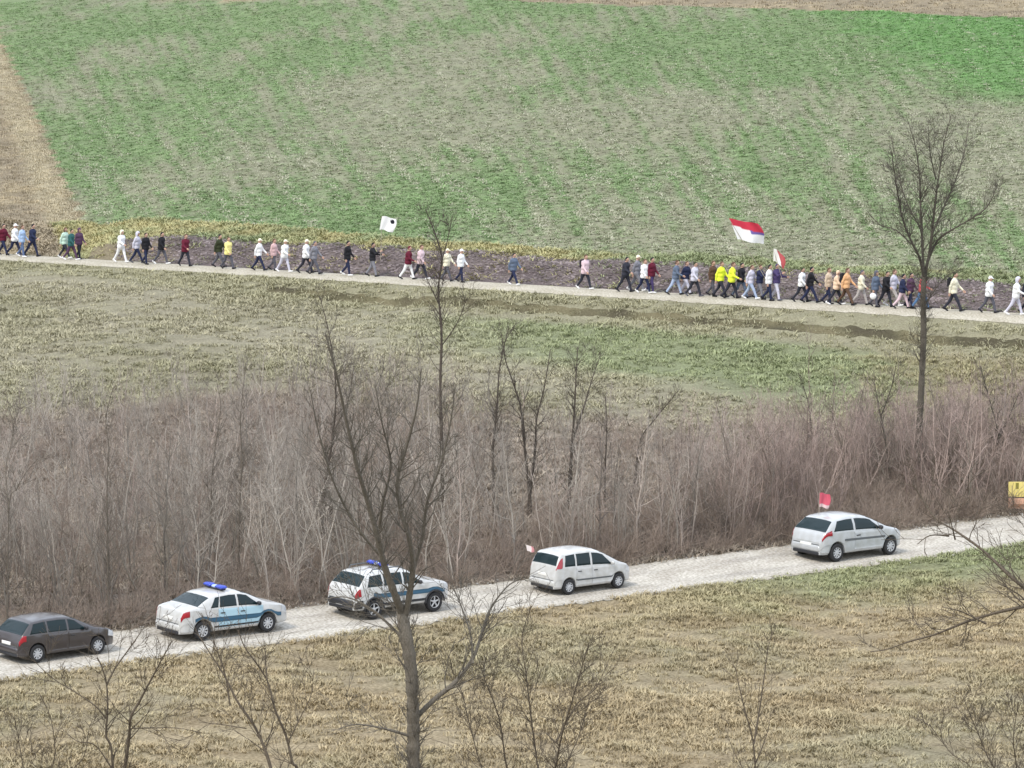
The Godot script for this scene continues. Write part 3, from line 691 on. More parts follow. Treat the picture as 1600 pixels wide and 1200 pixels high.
func _trees() -> void:
	var barks := [bark_mat(Color(0.20, 0.18, 0.155)), bark_mat(Color(0.15, 0.125, 0.10)), bark_mat(Color(0.15, 0.135, 0.115)), bark_mat(Color(0.13, 0.11, 0.095)), bark_mat(Color(0.20, 0.175, 0.15))]
	var r_ := RandomNumberGenerator.new()
	for i in TREES.size():
		var t: Dictionary = TREES[i]
		r_.seed = 300 + i
		var near: bool = t.d < 100.0
		var o := thing(t.name, t.label, "shrub" if t.name == "bare_shrub" else "tree", spot(t.x, t.d), "bare shrubs" if t.name == "bare_shrub" else "bare trees")
		var bark: Material = barks[0] if i == 0 else barks[1] if near else barks[2] if t.x > 14.0 else barks[4] if t.x < -8.0 else barks[3]
		var trunk := Buf.new()
		var crown := Buf.new()
		var base := 0.0
		for k in t.stems.size():
			var s: Array = t.stems[k]
			var raw: Array = s[2]
			var n := raw.size() / 2
			# side shoots lean out of the plane of the trunk
			var away := 0.0 if k == 0 else r_.randf_range(-0.55, 0.55)
			var p := PackedVector3Array()
			var rad := PackedFloat32Array()
			var go := 0.0
			for j in n:
				if j > 0: go += Vector2(raw[2 * j] - raw[2 * j - 2], raw[2 * j + 1] - raw[2 * j - 1]).length()
				p.append(Vector3(raw[2 * j], raw[2 * j + 1], away * go + (0.05 * r_.randfn() if j > 0 else 0.0)))
			# smooth between the knots
			var c := Curve3D.new()
			for j in n:
				var tan := (p[mini(j + 1, n - 1)] - p[maxi(j - 1, 0)]) / 6.0
				c.add_point(p[j], -tan, tan)
			c.bake_interval = 0.12 if near else 0.25
			var pts := c.get_baked_points()
			for j in pts.size():
				rad.append((1.2 if near else 1.0 if t.x < -8.0 else 1.3) * lerpf(s[0], s[1], pow(float(j) / (pts.size() - 1), 0.85)) * (1.0 + 0.07 * r_.randfn()))
			(trunk if k == 0 else crown).tube(pts, rad, 8 if s[0] > 0.06 else 5)
			var length := c.get_baked_length()
			var count := int(length * (7.5 if near else 7.0) * t.den)
			for q in count:
				var f: float = r_.randf_range(0.55 if k == 0 and s[0] > 0.07 and t.stems.size() > 4 else 0.12, 1.0)
				var j := mini(int(f * (pts.size() - 1)), pts.size() - 2)
				var along := (pts[j + 1] - pts[j]).normalized()
				var out := along.cross(Vector3(r_.randfn(), r_.randfn(), r_.randfn())).normalized()
				var len_ := (r_.randf_range(0.35, 1.1) if near else r_.randf_range(0.35, 1.2)) * (1.2 - 0.5 * f)
				grow(crown, pts[j], (along * 0.7 + out * r_.randf_range(0.5, 1.0) + Vector3.UP * 0.25).normalized(), len_, clampf(rad[j] * 0.45, 0.006, 0.016), 2 if r_.randf() < 0.35 else 1, r_)
		part("trunk", trunk.mesh(bark), o)
		part("crown", crown.mesh(bark), o)

# ---------------------------------------------------------------- cars
# Local axes of a car: +x forward from the rear bumper, +y up, +z its right side.
class CarShape:
	var top: Array      # [x, height of the roof line]
	var wide: Array     # [x, half width]
	var belt: Array     # [x, height of the belt line]
	var sill := 0.24
	var wheels: Array   # x of the two axles
	var wr := 0.3
	var tumble := 0.26
	func at(table: Array, x: float) -> float:
		if x <= table[0][0]: return table[0][1]
		for i in table.size() - 1:
			if x <= table[i + 1][0]:
				var t: float = (x - table[i][0]) / (table[i + 1][0] - table[i][0])
				return lerpf(table[i][1], table[i + 1][1], t)
		return table[-1][1]
	func smooth_at(table: Array, x: float, r: float) -> float:
		return 0.25 * at(table, x - r) + 0.5 * at(table, x) + 0.25 * at(table, x + r)
	func length() -> float:
		return top[-1][0]
	func section(x: float) -> PackedVector3Array:
		var t := smooth_at(top, x, 0.045)
		var w := smooth_at(wide, x, 0.05)
		var b := minf(smooth_at(belt, x, 0.08), t - 0.05)
		var y0 := sill
		for a in wheels:
			var R: float = wr + 0.055
			if absf(x - a) < R: y0 = maxf(y0, wr + sqrt(R * R - (x - a) * (x - a)))
		y0 = minf(y0, b - 0.1)
		var low_side := maxf(y0 + 0.02, sill + 0.10)
		var mid_side := maxf(low_side + 0.03, lerpf(sill, b, 0.52))
		mid_side = minf(mid_side, b - 0.03)
		var g := t - b
		var wr_ := w * 0.955 - tumble * g - 0.02
		var out := PackedVector3Array()
		var half := [
			[0.0, y0], [w * 0.86, y0], [w * 0.955, minf(y0 + 0.015, low_side)], [w * 0.99, low_side], [w, mid_side], [w * 0.965, b],
			[w * 0.95, b + g * 0.06], [lerpf(w * 0.955, wr_, 0.5) + 0.012 * minf(1.0, g * 3.0), b + g * 0.5], [wr_, b + g * 0.86], [wr_ - minf(0.07, 0.3 * g), b + g * 0.96], [wr_ * 0.5, t + 0.008], [0.0, t + 0.012]]
		for p in half: out.append(Vector3(x, p[1], p[0]))
		for i in range(10, -1, -1): out.append(Vector3(x, half[i][1], -half[i][0]))
		return out
	func point(x: float, s: float) -> Vector3:
		var q := section(x)
		var i := clampi(int(s), 0, q.size() - 2)
		return q[i].lerp(q[i + 1], s - i)
	func body() -> Buf:
		var b := Buf.new()
		var xs := PackedFloat32Array()
		var x := 0.0
		var last := length()
		while x < last - 0.005:
			xs.append(x)
			x += 0.02 if x < 0.16 or x > last - 0.2 else 0.045
		xs.append(last)
		var n := 23
		for xx in xs: b.v.append_array(section(xx))
		for j in xs.size() - 1:
			for k in n - 1:
				var a := j * n + k
				b.quad(a, a + 1, a + n + 1, a + n)
		for e in 2:
			var o := b.v.size()
			var q := section(xs[0] if e == 0 else last)
			var m := Vector3.ZERO
			for p in q: m += p / q.size()
			b.v.append_array(q)
			b.v.append(m)
			for k in n - 1:
				if e == 0: b.ix.append_array([o + k + 1, o + k, o + n])
				else: b.ix.append_array([o + k, o + k + 1, o + n])
		return b
	# a panel lying on the shell: x from x0 to x1 (each may slant from its low to its high end), s across the section
	func patch(x0: Array, x1: Array, s0: float, s1: float, off: float, nx := 8, ns := 6) -> Buf:
		var b := Buf.new()
		for layer in 2:
			for i in nx + 1:
				for j in ns + 1:
					var f := float(j) / ns
					var s := lerpf(s0, s1, f)
					var xx: float = lerpf(lerpf(x0[0], x0[1], f), lerpf(x1[0], x1[1], f), float(i) / nx)
					var p := point(xx, s)
					var ax := point(xx + 0.03, s) - point(xx - 0.03, s)
					var as_ := point(xx, minf(s + 0.15, 22.0)) - point(xx, maxf(s - 0.15, 0.0))
					var nn := as_.cross(ax).normalized()
					if nn.dot(p - Vector3(length() * 0.5, 0.75, 0)) < 0.0: nn = -nn
					b.v.append(p + nn * (off if layer == 0 else -0.01))
		var m := (nx + 1) * (ns + 1)
		for i in nx:
			for j in ns:
				var a := i * (ns + 1) + j
				b.quad(a, a + 1, a + ns + 2, a + ns + 1)
		for i in nx:
			for j in [0, ns]:
				var a: int = i * (ns + 1) + j
				b.quad(a, a + ns + 1, a + ns + 1 + m, a + m)
		for j in ns:
			for i in [0, nx]:
				var a: int = i * (ns + 1) + j
				b.quad(a, a + 1, a + 1 + m, a + m)
		return b

func wheel_part(car: Node3D, at: Vector3, r: float, rim: Material, cap: bool) -> void:
	var s := signf(at.z)
	var t := Buf.new()
	t.lathe([[r * 0.62, -0.095], [r * 0.92, -0.1], [r, -0.075], [r, 0.075], [r * 0.92, 0.1], [r * 0.62, 0.095]], 28, Vector3.ZERO)
	var w := MeshInstance3D.new()
	w.name = "wheel"
	var dark := Buf.new()
	dark.lathe([[0.005, 0.03 * s], [r * 0.64, 0.03 * s]], 24, Vector3.ZERO)
	w.mesh = dark.mesh(M.under)
	car.add_child(w, true)
	w.position = at
	part("tyre", t.mesh(M.rubber), w)
	var b := Buf.new()
	b.lathe([[r * 0.66, 0.05 * s], [r * 0.66, 0.09 * s], [r * 0.58, 0.092 * s], [r * 0.56, 0.06 * s]], 28, Vector3.ZERO)
	b.lathe([[0.005, 0.09 * s], [r * 0.16, 0.088 * s], [r * 0.2, 0.05 * s]], 14, Vector3.ZERO)
	for k in (9 if cap else 5):
		var sp := Buf.new()
		var hw := r * (0.085 if cap else 0.075)
		sp.box(Vector3(r * 0.12, -hw, 0.05), Vector3(r * 0.6, hw, 0.08), 0.008)
		b.add(sp, Transform3D(Basis(Vector3.BACK, TAU * k / (9 if cap else 5) + 0.3), Vector3.ZERO) * Transform3D(Basis.from_scale(Vector3(1, 1, s)), Vector3.ZERO))
	part("rim", b.mesh(rim, true), w)

var M := {}

func paint(c: Color, rough := 0.35) -> StandardMaterial3D:
	var m := mat(c, rough, 0.0, 0.5)
	m.clearcoat_enabled = true
	m.clearcoat = 0.8
	m.clearcoat_roughness = 0.08
	m.albedo_texture = dirt_tex
	m.uv1_triplanar = true
	m.uv1_scale = Vector3(0.45, 0.45, 0.45)
	return m

var dirt_tex: NoiseTexture2D

func car(called: String, label: String, x: float, off: float, c: CarShape, body_mat: Material, o: Dictionary) -> Node3D:
	var L := c.length()
	var d := d_lower(x) + off / 0.773
	var t := thing(called, label, "car", Vector3(x, ground(x, d) + 0.05, -d), "cars driving along the lower road")
	t.basis = Basis(Vector3.UP, atan(0.822) + o.get("turn", 0.0)) * Basis(Vector3.BACK, -0.022) * Basis.from_scale(Vector3.ONE * o.get("size", 1.0))
	var shift := Vector3(-L / 2.0, 0, 0)
	var P := func(called_: String, b: Buf, m: Material, parent: Node = null) -> MeshInstance3D:
		return part(called_, b.mesh(m), parent if parent else t, shift if parent == null else Vector3.ZERO)
	P.call("body", c.body(), body_mat)
	for a in c.wheels:
		for s in [-1, 1]:
			wheel_part(t, Vector3(a, c.wr, s * (c.at(c.wide, a) - 0.095)) + shift, c.wr, o.get("rim", M.rim), o.get("cap", true))
	# glass
	P.call("rear_window", c.patch([o.rw[0], o.rw[0]], [o.rw[1], o.rw[1]], 8.75, 13.25, 0.006, 8, 12), M.glass)
	P.call("windscreen", c.patch([o.ws[0], o.ws[0]], [o.ws[1], o.ws[1]], 8.7, 13.3, 0.006, 10, 12), M.glass)
	for side in 2:
		for w in o.sw:
			var s0 := 6.12 if side == 0 else 15.88
			var s1 := 7.86 if side == 0 else 14.14
			P.call("side_window", c.patch(w[0], w[1], s0, s1, 0.006, 10, 6), M.glass)
		for dd in o.doors:
			# door panel from belt to sill, with its seams left as a narrow gap
			var dm: Material = dd[2] if dd.size() > 2 else body_mat
			var dp: MeshInstance3D = P.call("door", c.patch([dd[0], dd[0]], [dd[1], dd[1]], 5.0 if side == 0 else 17.0, 3.05 if side == 0 else 18.95, 0.007, 10, 8), dm)
			var hx: float = dd[0] + 0.16
			var hp := c.point(hx, 4.62 if side == 0 else 17.38)
			var hb := Buf.new()
			var out := 0.012 if side == 0 else -0.012
			hb.box(hp + Vector3(-0.09, -0.015, minf(0, 2.8 * out)), hp + Vector3(0.09, 0.018, maxf(0, 2.8 * out)), 0.008)
			part("handle", hb.mesh(o.get("handle", M.trim)), dp)
		for st in o.get("stripes", []):
			var sa: float = st[2] if side == 0 else 22.0 - st[2]
			var sb: float = st[3] if side == 0 else 22.0 - st[3]
			P.call(st[5] if st.size() > 5 else "stripe", c.patch([st[0], st[0]], [st[1], st[1]], sa, sb, 0.011, 24, 3), st[4])
		# lamps
		var tl: Array = o.tail
		P.call("tail_light", c.patch([tl[0], tl[0]], [tl[1], tl[2]], tl[3] if side == 0 else 22.0 - tl[3], tl[4] if side == 0 else 22.0 - tl[4], 0.012, 4, 5), M.red_lamp)
		P.call("headlight", c.patch([L - 0.42, L - 0.36], [L - 0.08, L - 0.1], 4.25 if side == 0 else 17.75, 5.6 if side == 0 else 16.4, 0.01, 5, 4), M.lamp)
		# mirror
		var mx: float = o.ws[1] - 0.30
		var mp := c.point(mx, 6.0 if side == 0 else 16.0)
		var sg := 1.0 if side == 0 else -1.0
		var mb := Buf.new()
		mb.box(mp + Vector3(-0.06, 0.01, minf(0.02 * sg, 0.2 * sg)), mp + Vector3(0.05, 0.14, maxf(0.02 * sg, 0.2 * sg)), 0.03)
		P.call("mirror", mb, o.get("mirror", M.trim))
	# rear: bumper, plate, wiper, high brake lamp
	for sd in 2:
		P.call("bumper_corner", c.patch([0.012, 0.012], [0.26, 0.30], 2.6 if sd == 0 else 19.4, 3.9 if sd == 0 else 18.1, 0.014, 8, 4), o.get("bumper", body_mat))
	var w0 := c.at(c.wide, 0.0)
	var bb := Buf.new()
	bb.box(Vector3(-0.02, c.sill - 0.01, -w0 * 0.92), Vector3(0.06, c.sill + 0.10, w0 * 0.92), 0.02)
	P.call("bumper_skirt", bb, o.get("skirt", M.trim))
	var bt: float = o.get("bump", 0.56)
	var rb := Buf.new()
	rb.box(Vector3(-0.045, c.sill + 0.105, -w0 * 0.985), Vector3(0.09, bt, w0 * 0.985), 0.045)
	P.call("rear_bumper", rb, o.get("bumper", body_mat))
	var sb := Buf.new()
	sb.box(Vector3(-0.012, bt + 0.004, -w0 * 0.9), Vector3(0.09, bt + 0.03, w0 * 0.9), 0.006)
	P.call("tailgate_seam", sb, M.grey_trim)
	var pb := Buf.new()
	var py: float = o.plate
	var px := 0.0
	while c.at(c.top, px) < py + 0.05: px += 0.005
	pb.box(Vector3(px - 0.035, py - 0.055, -0.26), Vector3(px + 0.03, py + 0.055, 0.26), 0.008)
	P.call("number_plate", pb, M.plate)
	var fb := Buf.new()
	fb.box(Vector3(L - 0.06, c.sill, -w0 * 0.75), Vector3(L + 0.02, c.sill + 0.2, w0 * 0.75), 0.03)
	P.call("front_bumper", fb, o.get("skirt", M.trim))
	return t

func light_bar(t: Node3D, at: Vector3, half: float) -> void:
	var base := Buf.new()
	base.box(at + Vector3(-0.09, 0, -half * 0.9), at + Vector3(0.09, 0.045, half * 0.9), 0.015)
	var bar := part("light_bar", base.mesh(M.trim), t)
	for s in [-1, 1]:
		var b := Buf.new()
		b.box(at + Vector3(-0.13, 0.04, minf(s * 0.12, s * half)), at + Vector3(0.13, 0.16, maxf(s * 0.12, s * half)), 0.045)
		part("blue_lamp", b.mesh(M.blue_lamp), bar)
	var m := Buf.new()
	m.box(at + Vector3(-0.10, 0.04, -0.11), at + Vector3(0.10, 0.13, 0.11), 0.03)
	part("lamp_cover", m.mesh(M.pale_blue), bar)

func _cars() -> void:
	dirt_tex = NoiseTexture2D.new()
	dirt_tex.width = 256; dirt_tex.height = 256; dirt_tex.seamless = true
	var dn := FastNoiseLite.new()
	dn.seed = 3; dn.frequency = 0.02; dn.fractal_octaves = 4
	dirt_tex.noise = dn
	var gr := Gradient.new()
	gr.set_color(0, Color(0.86, 0.85, 0.82)); gr.set_color(1, Color(1, 1, 1))
	dirt_tex.color_ramp = gr
	M = {
		"glass": mat(Color(0.010, 0.022, 0.026), 0.06, 0.0, 0.36), "rubber": mat(Color(0.02, 0.02, 0.022), 0.85), "under": mat(Color(0.012, 0.012, 0.014), 0.9),
		"trim": mat(Color(0.022, 0.023, 0.028), 0.55), "rim": mat(Color(0.5, 0.51, 0.53), 0.4, 0.2), "red_lamp": mat(Color(0.33, 0.018, 0.03), 0.15, 0.0, 0.6),
		"lamp": mat(Color(0.6, 0.62, 0.65), 0.1, 0.2, 0.6), "plate": mat(Color(0.72, 0.72, 0.7), 0.5), "blue_lamp": mat(Color(0.02, 0.05, 0.42), 0.15, 0.0, 0.6),
		"pale_blue": mat(Color(0.4, 0.5, 0.75), 0.3), "police_blue": mat(Color(0.03, 0.10, 0.17), 0.4), "sky_blue": mat(Color(0.36, 0.53, 0.62), 0.35), "grey_trim": mat(Color(0.10, 0.11, 0.12), 0.6),
	}
	var white := paint(Color(0.58, 0.59, 0.605))
	var silver := paint(Color(0.49, 0.515, 0.55), 0.3)
	var dark := paint(Color(0.045, 0.038, 0.042), 0.3)
	# 1 dark hatchback
	var a := CarShape.new()
	a.top = [[0.0, 0.60], [0.03, 0.84], [0.10, 0.95], [0.20, 1.06], [0.50, 1.36], [0.62, 1.42], [1.0, 1.465], [1.7, 1.48], [2.15, 1.44], [2.45, 1.33], [3.15, 0.97], [3.75, 0.86], [4.05, 0.74], [4.15, 0.55]]
	a.wide = [[0.0, 0.70], [0.07, 0.80], [0.3, 0.865], [1.0, 0.88], [3.4, 0.875], [3.8, 0.82], [4.05, 0.70], [4.15, 0.56]]
	a.belt = [[0.0, 0.97], [1.0, 0.95], [3.2, 0.90], [4.15, 0.75]]
	a.wheels = [0.72, 3.27]; a.wr = 0.31
	car("hatchback", "dark plum grey hatchback, last car of the line, partly behind bare branches", -13.95, 0.15, a, dark, {
		"rw": [0.14, 0.50], "ws": [2.22, 3.02], "sw": [[[0.42, 0.62], [1.12, 1.12]], [[1.20, 1.20], [1.98, 1.98]], [[2.06, 2.06], [2.92, 2.36]]],
		"doors": [[1.18, 2.0], [2.04, 2.98]], "tail": [0.03, 0.26, 0.28, 4.45, 5.6], "plate": 0.66, "rim": M.rim, "size": 0.87, "turn": 0.05})
	# 2 police saloon
	var b := CarShape.new()
	b.top = [[0.0, 0.62], [0.04, 0.90], [0.10, 1.0], [0.45, 1.06], [0.62, 1.09], [1.10, 1.34], [1.35, 1.42], [1.9, 1.465], [2.35, 1.45], [2.65, 1.37], [3.40, 1.0], [3.95, 0.90], [4.25, 0.78], [4.37, 0.58]]
	b.wide = [[0.0, 0.68], [0.08, 0.79], [0.35, 0.86], [1.1, 0.875], [3.6, 0.87], [4.0, 0.82], [4.25, 0.70], [4.37, 0.55]]
	b.belt = [[0.0, 1.0], [1.0, 0.98], [3.4, 0.92], [4.37, 0.78]]
	b.wheels = [0.80, 3.40]; b.wr = 0.31
	var s := car("police_car", "white police saloon with light blue doors and blue roof lights", -9.17, 0.25, b, white, {
		"rw": [0.64, 1.14], "ws": [2.42, 3.28], "sw": [[[1.12, 1.36], [1.42, 1.52]], [[1.48, 1.56], [2.16, 2.16]], [[2.24, 2.24], [3.16, 2.60]]],
		"doors": [[1.42, 2.18, M.sky_blue], [2.22, 3.2, M.sky_blue]], "tail": [0.03, 0.30, 0.32, 4.5, 5.6], "plate": 0.72, "size": 0.96,
		"stripes": [[0.5, 3.95, 3.75, 4.25, M.police_blue], [1.25, 3.25, 3.1, 3.3, M.trim, "side_moulding"]]})
	light_bar(s, Vector3(-0.32, 1.485, 0), 0.55)
	# 3 police off-roader
	var k := CarShape.new()
	k.sill = 0.34
	k.top = [[0.0, 0.70], [0.03, 0.95], [0.10, 1.06], [0.22, 1.18], [0.52, 1.52], [0.70, 1.58], [1.3, 1.625], [2.0, 1.62], [2.35, 1.56], [3.1, 1.15], [3.75, 1.07], [4.12, 0.95], [4.25, 0.66]]
	k.wide = [[0.0, 0.74], [0.07, 0.84], [0.3, 0.90], [1.0, 0.91], [3.5, 0.91], [3.9, 0.86], [4.15, 0.74], [4.25, 0.6]]
	k.belt = [[0.0, 1.08], [1.0, 1.06], [3.1, 1.03], [4.25, 0.92]]
	k.wheels = [0.78, 3.43]; k.wr = 0.345
	var q := car("police_car", "white police off-roader with dark bumpers and a blue roof lamp", -4.03, 0.15, k, white, {
		"rw": [0.20, 0.52], "ws": [2.42, 3.02], "sw": [[[0.50, 0.66], [1.16, 1.16]], [[1.24, 1.24], [2.02, 2.02]], [[2.10, 2.10], [2.96, 2.50]]], "cap": false,
		"doors": [[1.22, 2.04], [2.08, 3.0]], "tail": [0.03, 0.24, 0.20, 4.3, 5.5], "plate": 0.52, "size": 0.94, "bump": 0.66, "bumper": M.trim,
		"stripes": [[1.14, 3.08, 3.02, 3.35, M.trim, "side_cladding"], [0.75, 3.9, 4.0, 4.45, M.police_blue]]})
	light_bar(q, Vector3(-0.55, 1.66, 0), 0.5)
	for sd in [-1, 1]:
		var rb := Buf.new()
		rb.tube(PackedVector3Array([Vector3(-1.35, 1.55, sd * 0.62), Vector3(-1.25, 1.68, sd * 0.62), Vector3(-0.1, 1.70, sd * 0.63), Vector3(0.1, 1.60, sd * 0.63)]), PackedFloat32Array([0.02, 0.02, 0.02, 0.02]), 6)
		part("roof_rail", rb.mesh(M.grey_trim), q)
	for sd in [-1, 1]:
		for ax in [0.78, 3.43]:
			var fb := Buf.new()
			var pts := PackedVector3Array()
			var rr := PackedFloat32Array()
			for i in 13:
				var an := PI * i / 12.0
				pts.append(Vector3(ax - 2.125 + cos(an) * 0.415, 0.345 + sin(an) * 0.415, sd * (k.at(k.wide, ax) + 0.0)))
				rr.append(0.035)
			fb.tube(pts, rr, 6)
			part("wheel_arch", fb.mesh(M.trim), q)
	# 4 white minivan
	var v := CarShape.new()
	v.top = [[0.0, 0.62], [0.025, 0.92], [0.06, 1.05], [0.14, 1.22], [0.26, 1.50], [0.38, 1.58], [0.9, 1.635], [1.7, 1.64], [2.15, 1.58], [2.5, 1.44], [3.20, 1.05], [3.62, 0.92], [3.86, 0.76], [3.95, 0.56]]
	v.wide = [[0.0, 0.72], [0.06, 0.80], [0.25, 0.84], [1.0, 0.85], [3.2, 0.845], [3.6, 0.80], [3.85, 0.68], [3.95, 0.54]]
	v.belt = [[0.0, 1.02], [1.0, 1.0], [3.2, 0.94], [3.95, 0.8]]
	v.wheels = [0.66, 3.16]; v.wr = 0.295
	v.tumble = 0.17
	car("minivan", "white tall minivan with dark side mouldings and tall rear lamps", 2.37, 0.0, v, white, {
		"rw": [0.10, 0.27], "ws": [2.28, 3.08], "sw": [[[0.46, 0.54], [0.98, 0.98]], [[1.06, 1.06], [1.74, 1.74]], [[1.84, 1.84], [2.86, 2.40]]],
		"doors": [[1.02, 1.78], [1.82, 2.92]], "tail": [0.06, 0.30, 0.40, 5.2, 7.6], "plate": 0.76, "size": 0.89, "mirror": white,
		"stripes": [[1.0, 2.96, 3.55, 3.75, M.grey_trim, "side_moulding"]], "bumper": white})
	# 5 silver white hatchback
	var h := CarShape.new()
	h.top = [[0.0, 0.60], [0.04, 0.82], [0.12, 0.93], [0.24, 1.05], [0.56, 1.34], [0.70, 1.39], [1.1, 1.435], [1.65, 1.44], [2.05, 1.39], [2.35, 1.28], [2.98, 0.97], [3.5, 0.85], [3.76, 0.73], [3.84, 0.55]]
	h.wide = [[0.0, 0.66], [0.08, 0.76], [0.3, 0.82], [1.0, 0.835], [3.1, 0.83], [3.5, 0.78], [3.75, 0.66], [3.84, 0.52]]
	h.belt = [[0.0, 0.96], [1.0, 0.94], [3.0, 0.89], [3.84, 0.75]]
	h.wheels = [0.64, 3.13]; h.wr = 0.295
	car("hatchback", "silver white three-door hatchback with a red flag above its roof", 12.25, -0.1, h, silver, {
		"rw": [0.18, 0.54], "ws": [2.12, 2.86], "sw": [[[0.50, 0.72], [1.40, 1.40]], [[1.50, 1.50], [2.74, 2.24]]],
		"doors": [[1.44, 2.82]], "tail": [0.05, 0.42, 0.42, 4.75, 6.6], "plate": 0.55, "size": 1.1,
		"stripes": [[0.98, 2.84, 4.15, 4.35, M.grey_trim, "side_moulding"]]})

# ---------------------------------------------------------------- people
# Local axes of a person: +x forward, +y up, +z right.
enum {SKIN, TOP, LEGS, SHOES}

# tapered capsules joined with a smooth minimum and meshed as surface nets; one list of triangles per label
func nets(bones: Array, cell: float, k: float) -> Array:
	var lo := Vector3(1e9, 1e9, 1e9)
	var hi := -lo
	for b in bones:
		var r := Vector3.ONE * (maxf(b[2], b[3]) + 2.5 * cell)
		lo = lo.min(b[0] - r).min(b[1] - r)
		hi = hi.max(b[0] + r).max(b[1] + r)
	var nx := int((hi.x - lo.x) / cell) + 2
	var ny := int((hi.y - lo.y) / cell) + 2
	var nz := int((hi.z - lo.z) / cell) + 2
	var field := PackedFloat32Array()
	field.resize(nx * ny * nz)
	field.fill(1.0)
	var raw := field.duplicate()
	var label := PackedByteArray()
	label.resize(field.size())
	for b in bones:
		var p: Vector3 = b[0]
		var q: Vector3 = b[1]
		var r0: float = b[2]
		var r1: float = b[3]
		var pad := Vector3.ONE * (maxf(r0, r1) + k + 2.0 * cell)
		var i0 := Vector3i(((p.min(q) - pad - lo) / cell).max(Vector3.ZERO))
		var i1 := Vector3i(((p.max(q) + pad - lo) / cell).min(Vector3(nx - 1, ny - 1, nz - 1)))
		var pq := q - p
		var ll := maxf(pq.length_squared(), 1e-8)
		for iz in range(i0.z, i1.z + 1):
			for iy in range(i0.y, i1.y + 1):
				var at := (iz * ny + iy) * nx + i0.x
				var w := lo + Vector3(i0.x, iy, iz) * cell - p
				for ix in range(i0.x, i1.x + 1):
					var t := clampf(w.dot(pq) / ll, 0.0, 1.0)
					var d := (w - pq * t).length() - lerpf(r0, r1, t)
					var f := field[at]
					var h := maxf(k - absf(f - d), 0.0) / k
					field[at] = minf(f, d) - h * h * k * 0.25
					if d < raw[at]:
						raw[at] = d
						label[at] = b[4]
					w.x += cell
					at += 1
	var verts := {}
	var out := [Buf.new(), Buf.new(), Buf.new(), Buf.new()]
	var pos := PackedVector3Array()
	var lab := PackedByteArray()
	var sx := 1
	var sy := nx
	var sz := nx * ny
	var corner := [0, sx, sy, sx + sy, sz, sx + sz, sy + sz, sx + sy + sz]
	var cv := [Vector3(0, 0, 0), Vector3(1, 0, 0), Vector3(0, 1, 0), Vector3(1, 1, 0), Vector3(0, 0, 1), Vector3(1, 0, 1), Vector3(0, 1, 1), Vector3(1, 1, 1)]
	var edges := [[0, 1], [2, 3], [4, 5], [6, 7], [0, 2], [1, 3], [4, 6], [5, 7], [0, 4], [1, 5], [2, 6], [3, 7]]
	for iz in nz - 1:
		for iy in ny - 1:
			var row := (iz * ny + iy) * nx
			for ix in nx - 1:
				var at := row + ix
				var f0 := field[at]
				if f0 > 2.0 * cell or f0 < -2.0 * cell: continue
				var inside := 0
				for c in 8:
					if field[at + corner[c]] < 0.0: inside += 1
				if inside == 0 or inside == 8: continue
				var sum := Vector3.ZERO
				var n := 0
				for e in edges:
					var fa := field[at + corner[e[0]]]
					var fb := field[at + corner[e[1]]]
					if (fa < 0.0) != (fb < 0.0):
						sum += cv[e[0]].lerp(cv[e[1]], fa / (fa - fb))
						n += 1
				verts[at] = pos.size()
				pos.append(lo + (Vector3(ix, iy, iz) + sum / n) * cell)
				lab.append(label[at])
	var maps := [{}, {}, {}, {}]
	for at in verts:
		for ax in 3:
			var step: int = [sx, sy, sz][ax]
			var b1: int = [sy, sz, sx][ax]
			var b2: int = [sz, sx, sy][ax]
			var fa := field[at]
			var fb := field[at + step]
			if (fa < 0.0) == (fb < 0.0): continue
			if not (verts.has(at - b1) and verts.has(at - b2) and verts.has(at - b1 - b2)): continue
			var q := [verts[at], verts[at - b1], verts[at - b1 - b2], verts[at - b2]]
			if fa >= 0.0: q.reverse()
			var l := lab[q[0]]
			var bf: Buf = out[l]
			var id := []
			for g in q:
				if not maps[l].has(g):
					maps[l][g] = bf.v.size()
					bf.v.append(pos[g])
				id.append(maps[l][g])
			bf.quad(id[0], id[3], id[2], id[1])
	return out

func ball(b: Buf, at: Vector3, r: Vector3, rows: int, cols: int, bend: Variant = null) -> void:
	var o := b.v.size()
	for i in rows + 1:
		var th := PI * i / rows
		for j in cols:
			var ph := TAU * j / cols
			var n := Vector3(sin(th) * cos(ph), cos(th), sin(th) * sin(ph))
			var p := n * r
			if bend != null: p = bend.call(n, p)
			b.v.append(at + p)
	for i in rows:
		for j in cols:
			var j2 := (j + 1) % cols
			b.quad(o + i * cols + j, o + i * cols + j2, o + (i + 1) * cols + j2, o + (i + 1) * cols + j)

var head_buf: Buf
var face_buf: Buf
var hand_buf: Array

